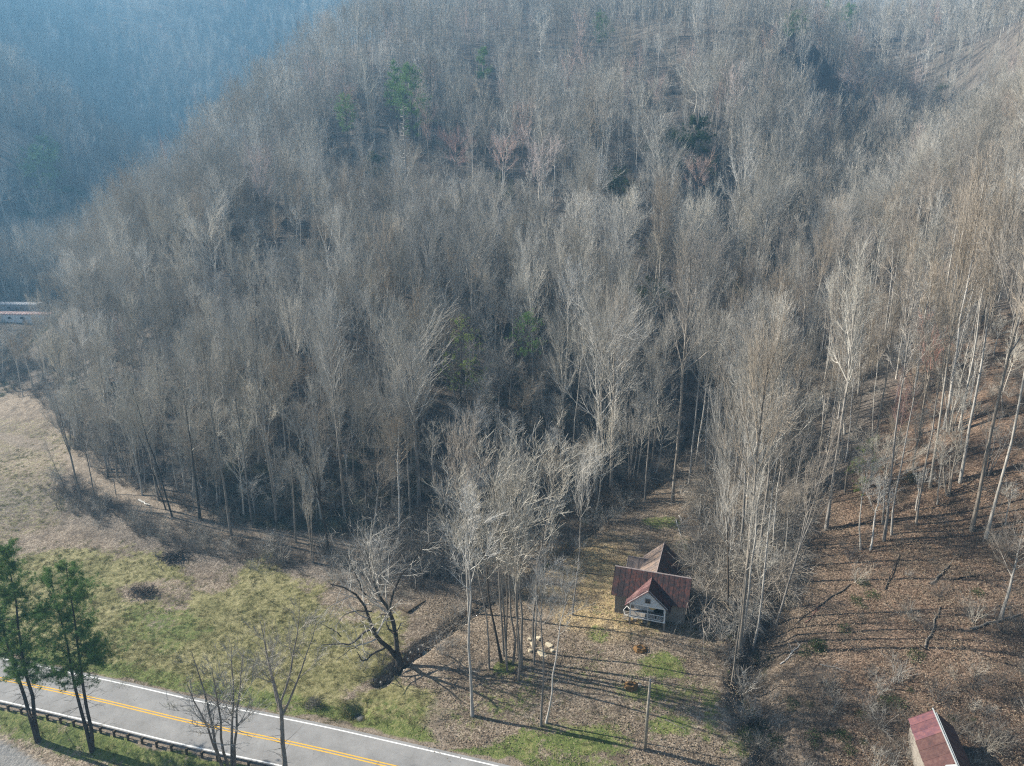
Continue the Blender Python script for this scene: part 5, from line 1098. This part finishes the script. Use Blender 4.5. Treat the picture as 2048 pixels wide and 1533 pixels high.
mb = MB(); mb.bar((-2.15, -3.99, BZ - .12), (-.75, -3.93, FZ0 + 1.15), .10, .03); mb.build('fallen_trim', M['white_trim'], porch)
mb = MB(); mb.box(-2.0, 2.0, -2.08, -2.045, FZ0, BZ + .3); mb.build('front_wall', M['white_board'], porch)
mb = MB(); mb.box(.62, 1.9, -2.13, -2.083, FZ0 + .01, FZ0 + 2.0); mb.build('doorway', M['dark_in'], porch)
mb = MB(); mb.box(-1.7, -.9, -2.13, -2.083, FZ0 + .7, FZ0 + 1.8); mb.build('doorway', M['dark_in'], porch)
mb = MB(); mb.poly([(.12, -3.6, BZ - .1), (1.05, -3.6, BZ - .1), (1.0, -3.55, BZ - .5), (.62, -3.5, BZ - .75), (.2, -3.52, BZ - .6), (.12, -3.57, BZ - .1), (1.05, -3.57, BZ - .1), (1.0, -3.52, BZ - .5), (.62, -3.47, BZ - .75), (.2, -3.49, BZ - .6)], [(0, 1, 2, 3, 4), (9, 8, 7, 6, 5), (0, 5, 6, 1), (1, 6, 7, 2), (2, 7, 8, 3), (3, 8, 9, 4), (4, 9, 5, 0)]); mb.build('hanging_ceiling_board', M['tan'], porch)
wn_ = MB(); 
for a in ((-.36, -.28, 3.52, 4.2), (.28, .36, 3.52, 4.2)): wn_.box(a[0], a[1], -4.12, -4.05, a[2], a[3])
wn_.box(-.28, .28, -4.12, -4.05, 4.13, 4.2); wn_.box(-.28, .28, -4.12, -4.05, 3.52, 3.58); wf = wn_.build('window', M['old_board'], house)
mb = MB(); mb.box(-.28, .28, -4.075, -4.055, 3.58, 4.13); mb.build('pane', M['glass'], wf)
mb = MB(); mb.box(-.02, .02, -4.10, -4.078, 3.58, 4.13); mb.box(-.28, -.022, -4.10, -4.078, 3.84, 3.88); mb.box(.022, .28, -4.10, -4.078, 3.84, 3.88); mb.build('muntin', M['old_board'], wf)
mb = MB(); mb.bar((-3.0, -3.2, .55), (-2.45, -3.75, 1.0), .08, .05); mb.bar((-3.35, -2.7, .95), (-3.0, -3.2, .55), .08, .05); mb.bar((-3.35, -2.7, .95), (-2.9, -2.5, 1.55), .06, .05); mb.bar((-2.9, -2.5, 1.55), (-2.3, -3.6, 1.75), .06, .05); mb.build('stair_rail', M['white_trim'], porch)
for i in range(6):
    mb = MB(); mb.box(-3.25 - i * .02, -2.4, -2.9 - i * .16, -2.75 - i * .16, .85 - i * .15, .90 - i * .15); mb.build('step', M['old_board'], porch)
for i in range(4):
    mb = MB(); mb.box(-1.9 + i * .62, -1.45 + i * .62, -3.3 - (i % 2) * .3, -3.0 - (i % 2) * .3, -.6, .25 + .1 * (i % 2)); mb.build('crate' if i < 0 else 'foundation_block', M['tan' if i % 2 else 'stone'], porch)
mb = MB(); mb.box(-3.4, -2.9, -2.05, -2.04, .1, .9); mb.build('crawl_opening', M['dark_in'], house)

# ------------------------------------------------------------------ red roofed shed, bottom right
M['tin_shed'] = tin('red_shed_roof', (.045, .022, .021), (.075, .033, .030), (.10, .05, .042)); M['tin_old'] = tin('purple_old_roof', (.07, .035, .05), (.12, .05, .06), (.17, .07, .07)); M['sheet'] = mat_simple('loose_white_metal', (.45, .47, .46), .45, .4, .15)
sb = Vector(hit(1885, 1560)); 
A0 = at_z(1866, 1421, 0)
def P3(px, py, z): q = at_z(px, py, z); return Vector(q)
zg = tzf(*at_z(1900, 1500, 4)[:2]); zr = zg + 4.2; ze = zg + 2.6
r0 = P3(1866, 1421, zr); r1 = P3(1912, 1530, zr); L_ = (r1 - r0); L_.z = 0; Ln = L_.length; ux = L_.normalized(); vx = Vector((-ux.y, ux.x, 0))
e0_ = P3(1812, 1428, ze); half = abs((e0_ - r0).dot(vx)); 
if (e0_ - r0).dot(vx) < 0: vx = -vx
shed = empty('shed', (r0.x, r0.y, zg), math.atan2(ux.y, ux.x)); tag(shed, 'small shed with red tin roof and white metal cap, cut by the bottom edge', 'shed')
sg = 1 if vx.cross(ux).z < 0 else -1   # local y of the left slope
Ls = Ln + 1.2; hw = half
rs_ = empty('roof', (0, 0, 0)); rs_.parent = shed
gable_block(.15, Ls - .2, -hw + .25, hw - .25, -1.5, 2.55 , 4.02, 'x', None).build('wall', M['old_board'], shed)
roof_plane(rs_, (0, 0, 4.2), (Ls * .36, 0, 4.2), (Ls * .36, sg * hw, 2.6), (0, sg * hw, 2.6), 3, M['tin_old'])
roof_plane(rs_, (Ls * .365, 0, 4.21), (Ls, 0, 4.21), (Ls, sg * hw, 2.61), (Ls * .365, sg * hw, 2.61), 4, M['tin_shed'])
roof_plane(rs_, (0, 0, 4.2), (Ls, 0, 4.2), (Ls, -sg * hw, 2.6), (0, -sg * hw, 2.6), 7, M['tin_shed'])
mb = MB(); mb.bar((-.25, .02, 4.27), (Ls - .6, .02, 4.30), .12, .05); mb.bar((.3, -sg * .22, 4.20), (Ls - .6, -sg * .20, 4.22), .10, .05); mb.build('ridge_cap', M['sheet'], rs_)
mb = MB(); mb.slab((Ls - .55, -1.7, 3.55), (Ls + .05, -1.9, 3.4), (Ls + .25, 1.6, 3.62), (Ls - .4, 1.5, 3.95), .03); mb.slab((Ls - 1.0, sg * .9, 4.15), (Ls - .75, sg * 1.1, 4.1), (Ls - .5, sg * .1, 4.45), (Ls - .9, sg * .15, 4.5), .03); mb.build('loose_sheet', M['sheet'], shed)

# ------------------------------------------------------------------ long pale sheds far left
M['pale_wall'] = mat_simple('pale_siding', (.74, .73, .70), .8, .2, .12); M['pink_tin'] = mat_simple('streaked_pink_tin', (.30, .19, .17), .8, .3, .5, .9); M['white_tin'] = mat_simple('white_tin', (.45, .45, .46), .8, .4, .12)
def trailer(px, py, Lx, Wd, hgt, rot, label, wm, rm, nwin, arch):
    b = hit(px, py); o = empty('mobile_home', b, rot); tag(o, label, 'mobile home')
    mb = MB(); mb.box(-Lx / 2, Lx / 2, -Wd / 2, Wd / 2, -1.0, hgt - .12); mb.build('wall', wm, o)
    n = 8; pts = [(-Wd / 2 - .2, hgt)] + [(-(Wd / 2 + .2) * cos(pi * k / n), hgt + arch * sin(pi * k / n)) for k in range(1, n)] + [(Wd / 2 + .2, hgt), (Wd / 2 + .2, hgt - .1), (-Wd / 2 - .2, hgt - .1)]
    mb = MB(); mb.prism(pts, -Lx / 2 - .2, Lx / 2 + .2); r_ = mb.build('roof', rm, o); r_.rotation_euler = (0, 0, pi / 2)
    for k in range(int(Lx / 1.1)):
        mb = MB(); x = -Lx / 2 + .5 + k * 1.1
        for j in range(n): 
            a0 = pi * j / n; a1 = pi * (j + 1) / n; mb.bar((x, -(Wd / 2 + .2) * cos(a0), hgt + arch * sin(a0) + .03), (x, -(Wd / 2 + .2) * cos(a1), hgt + arch * sin(a1) + .03), .12, .06)
        mb.build('roof_rib', M['white_tin'] if k % 2 else rm, r_).rotation_euler = (0, 0, -pi / 2)
    for k in range(nwin):
        x = -Lx / 2 + 2.2 + k * (Lx - 4) / max(1, nwin - 1); mb = MB(); mb.box(x - .65, x + .65, -Wd / 2 - .05, -Wd / 2 + .02, 1.0, 1.9); f_ = mb.build('window', M['white_tin'], o)
        mb = MB(); mb.box(x - .55, x + .55, -Wd / 2 - .07, -Wd / 2 - .052, 1.08, 1.82); mb.build('pane', M['glass'], f_)
    mb = MB(); mb.box(.5, 1.4, -Wd / 2 - .06, -Wd / 2 + .02, 0, 1.95); mb.build('door', M['old_board'], o)
    return o
trailer(52, 642, 23, 4.2, 2.7, radians(-4), 'long pale mobile home with a streaked pinkish ribbed roof, nearer of the two', M['pale_wall'], M['pink_tin'], 5, .7)
trailer(38, 622, 19, 4.2, 2.8, radians(-3), 'white mobile home standing behind the pinkish-roofed one at the far left', M['white_tin'], M['white_tin'], 4, .6)

# ------------------------------------------------------------------ smaller things
b = hit(1290, 1498); hp = height_for(b, 1360); M['pole'] = mat_simple('grey_pole_wood', (.30, .27, .22), .9, .2, .25)
o = empty('utility_pole', b); tag(o, 'bare grey wooden utility pole standing in the roadside grass', 'utility pole')
mb = MB(); mb.tube([(0, 0, -.5), (.02, 0, hp * .5), (.09, 0, hp)], [.17, .15, .12], 12); mb.build('pole', M['pole'], o, True)
mb = MB(); mb.tube([(.09, 0, hp), (.09, 0, hp + .12)], [.13, .03], 12); mb.build('pole_cap', M['cap'], o)
mb = MB(); mb.tube([(.19, 0, hp * .93), (.17, 0, .2)], .018, 5); mb.build('ground_wire', M['rail_post'], o)
def chunk(r, sx, sy, sz, n=10):
    """irregular flat rock or lump"""
    a = np.sort(r.uniform(0, 2 * pi, n)); q = [(cos(t_) * sx * r.uniform(.75, 1.1), sin(t_) * sy * r.uniform(.75, 1.1)) for t_ in a]; z = [sz * r.uniform(.75, 1.1) for _ in q]
    mb = MB(); vs = [(x_, y_, -.25) for x_, y_ in q] + [(x_ * .9, y_ * .9, z_) for (x_, y_), z_ in zip(q, z)] + [(0, 0, sz)]; m_ = len(q)
    mb.poly(vs, [(i, (i + 1) % m_, (i + 1) % m_ + m_, i + m_) for i in range(m_)] + [(m_ + i, m_ + (i + 1) % m_, 2 * m_) for i in range(m_)]); return mb
M['pale_stone'] = mat_simple('pale_sandstone', (.58, .50, .36), .85, .2, .2, 2.5)
r = np.random.default_rng(60)
for i, (px, py, sx, sy, lab) in enumerate(((1083, 1308, .95, .75, 'largest pale flat stone lying in the yard right of the big tree clump'), (1098, 1292, .6, .5, 'pale flat stone just behind the largest one in the yard'), (1066, 1290, .5, .45, 'pale stone left of and behind the largest flat one'), (1077, 1278, .45, .35, 'small pale stone at the back of the flat stone heap'), (1104, 1303, .35, .3, 'small pale stone at the right end of the flat stone heap'), (1060, 1303, .32, .28, 'small pale stone at the left end of the flat stone heap'), (1058, 1280, .3, .3, 'smallest pale stone at the back left of the heap'))):
    b = hit(px, py); o = chunk(r, sx, sy, .22).build('flat_stone', M['pale_stone']); o.location = b; o.rotation_euler = (r.normal() * .08, r.normal() * .08, r.uniform(0, 6)); tag(o, lab, 'stone', 'pale stones in the yard')
M['clay'] = mat_simple('orange_clay', (.17, .10, .045), .95, .1, .4, 3); M['black_hole'] = mat_simple('hollow_black', (.025, .02, .015), .9, .2, .2)
for px, py, lab in ((1280, 1300, 'rust-brown dug-out stump with a dark hollow top in front of the house'), (1262, 1374, 'dug-out brown stump in the shadow left of the utility pole')):
    b = hit(px, py); o = empty('stump', b); tag(o, lab, 'stump'); m1 = MB(); rr = np.random.default_rng(px); n = 14
    prof_ = [(.95, -.1), (.8, .2), (.66, .42), (.5, .46), (.4, .38), (.3, .2)]; V = []
    for q_, z_ in prof_:
        for k in range(n): a = 2 * pi * k / n; j = rr.uniform(.8, 1.15); V.append((cos(a) * q_ * j, sin(a) * q_ * j * .85, z_ * rr.uniform(.8, 1.2)))
    m1.poly(V, [(a * n + k, a * n + (k + 1) % n, (a + 1) * n + (k + 1) % n, (a + 1) * n + k) for a in range(5) for k in range(n)]); m1.build('shell', M['clay'], o)
    m1 = MB(); m1.poly([(cos(2 * pi * k / n) * .42, sin(2 * pi * k / n) * .38, .36) for k in range(n)], [tuple(range(n))]); m1.build('hollow', M['black_hole'], o)  # near-black disc closing the hollow
    m1 = MB()
    for k in range(5):
        m1 = MB(); a = k * 1.3; m1.bar((cos(a) * .6, sin(a) * .6 + .3, .05), (cos(a) * 1.1, sin(a) * .7 + .6, .2), .10, .06); m1.build('splinter', M['black_hole'], o)
b = hit(1279, 1373); o = chunk(r, .3, .25, .35, 8).build('grey_rock', M['stone']); o.location = b; tag(o, 'small grey rock beside the shaded stump left of the utility pole', 'stone')
M['plank'] = mat_simple('dark_wet_plank', (.10, .075, .05), .9, .2, .3)
o = empty('plank_bridge', hit(832, 1214), radians(52)); tag(o, 'dark old plank with raised edge lying on the field above the ditch', 'plank'); mb = MB(); mb.box(-1.8, 1.8, -.14, .14, 0, .22); mb.build('beam', M['plank'], o); mb = MB(); mb.box(-1.82, -1.6, .14, 1.9, 0, .16); mb.build('cross_board', M['plank'], o)
o = empty('brush_pile', hit(285, 1188)); tag(o, 'dark heap of cut branches on the upper edge of the field', 'brush pile')
def pile(o, seed, n, rx, ry, hh, mat, ln=1.6, w=.03):
    r = np.random.default_rng(seed); c = r.normal(size=(n, 3)) * [rx * .5, ry * .5, 0]; c[:, 2] = r.uniform(0, 1, n) * hh * np.exp(-(c[:, 0] / rx) ** 2 - (c[:, 1] / ry) ** 2); d = unit(r.normal(size=(n, 3)) * [1, 1, .35]); t_ = TB(); L = r.uniform(.4, 1, (n, 1)) * ln
    P = np.stack([c - d * L / 2, c + r.normal(size=(n, 3)) * .08, c + d * L / 2], 1); t_.tubes(P, np.full((n, 3), w) * [1, .8, .4] * r.uniform(.5, 1.3, (n, 1)), 4); Q, RQ = grow(r, P, np.full((n, 3), w), n * 3, .2, 1, .5, 40, n=3); t_.tubes(Q, RQ * .6, 3); tag(link(bpy.data.objects.new('sticks', t_.mesh('sticks', mat)), o), kind='stuff')
pile(o, 1, 200, 2.6, 1.5, 1.1, M['bark_dark'])
o = empty('brush_heap', hit(628, 1412)); tag(o, 'grey bramble heap by the road verge left of the culvert', 'bush'); pile(o, 2, 170, .9, .7, 1.3, M['twig_dark'], 1.0, .015)
o = empty('fallen_tree', hit(345, 1118)); tag(o, 'dark tangle of fallen limbs on the bank below the far-leaning tree', 'brush pile'); pile(o, 3, 120, 2.2, 1.6, 1.2, M['bark_dark'], 2.6, .05)
def log(px0, py0, px1, py1, rad, lab, mat='dead', name='fallen_log'):
    a = hit(px0, py0); b = hit(px1, py1); r = np.random.default_rng(px0); n = 7; P = np.array([[a.x + (b.x - a.x) * k / 6, a.y + (b.y - a.y) * k / 6, 0] for k in range(n)]); P[1:-1, :2] += r.normal(size=(n - 2, 2)) * .10
    P[:, 2] = tz(P[:, 0], P[:, 1]) + rad * .7; P[1:-1, 2] = np.maximum(P[1:-1, 2], np.linspace(P[0, 2], P[-1, 2], n)[1:-1]); t_ = TB(); t_.tubes(P[None] - np.array([a.x, a.y, a.z]), (rad * np.linspace(1, .45, n))[None], 8)
    Q, RQ = grow(r, P[None] - np.array([a.x, a.y, a.z]), (rad * np.linspace(1, .45, n))[None], 7, .3, 1, lambda t, l: np.full(len(t), 1.5), 50, n=4); t_.tubes(Q, RQ, 4)
    o = bpy.data.objects.new(name, t_.mesh(name, M[mat], True)); link(o); o.location = a; tag(o, lab, 'log', 'fallen logs and limbs')
log(530, 925, 622, 868, .22, 'long pale fallen log high on the slope behind the left of the track')
log(405, 800 + 180, 372, 940, .2, 'short pale log beside the left bend of the old track')
log(1352, 1040, 1362, 1075, .10, 'pale fallen limb left of the thicket behind the house'); log(1358, 1032, 1368, 1050, .08, 'short pale limb lying behind the other limb by the lawn')
log(278, 1002, 300, 1012, .2, 'pale broken log under the bank row left of the far-leaning tree'); log(1120, 1140, 1222, 1154, .06, 'thin dark crooked limb lying in the golden leaves left of the house', 'bark_dark')
log(1610, 1246, 1640, 1215, .07, 'orange-brown pole leaning in the brush right of the dark gully', 'tin_red' if False else 'twig_red'); log(1860, 1170, 1900, 1130, .16, 'bark-grey log lying across the russet slope', 'bark'); log(1700, 1170, 1590, 1250, .12, 'dark log crossing the slope toward the gully', 'bark_dark')
log(1680, 1060, 1750, 1040, .12, 'dark log near the foot of the stout tree', 'bark_dark'); log(1850, 1300, 1880, 1215, .14, 'grey log running upslope in the brush above the shed', 'bark'); log(1940, 1260, 2040, 1230, .16, 'long grey log at the right edge of the slope', 'bark')
log(660, 1050, 692, 1010, .14, 'pale broken limb leaning beside the tall clean trunk at the track'); log(760, 1095, 735, 1060, .10, 'pale stick at the foot of the slope in mid track', 'dead')
log(1560, 1330, 1600, 1290, .08, 'thin bleached pole lying in the brush above the gully', 'dead'); log(1770, 1180, 1800, 1110, .10, 'narrow dark limb pointing upslope in the leaves', 'bark_dark')
log(1905, 1160, 1960, 1150, .10, 'thin dark log lying level on the open leaves', 'bark_dark'); log(1640, 1330, 1700, 1345, .09, 'grey limb half buried in leaves above the shed', 'bark'); log(1330, 1150 + 290, 1372, 1462, .05, 'short broken stick in the grass right of the utility pole', 'bark')
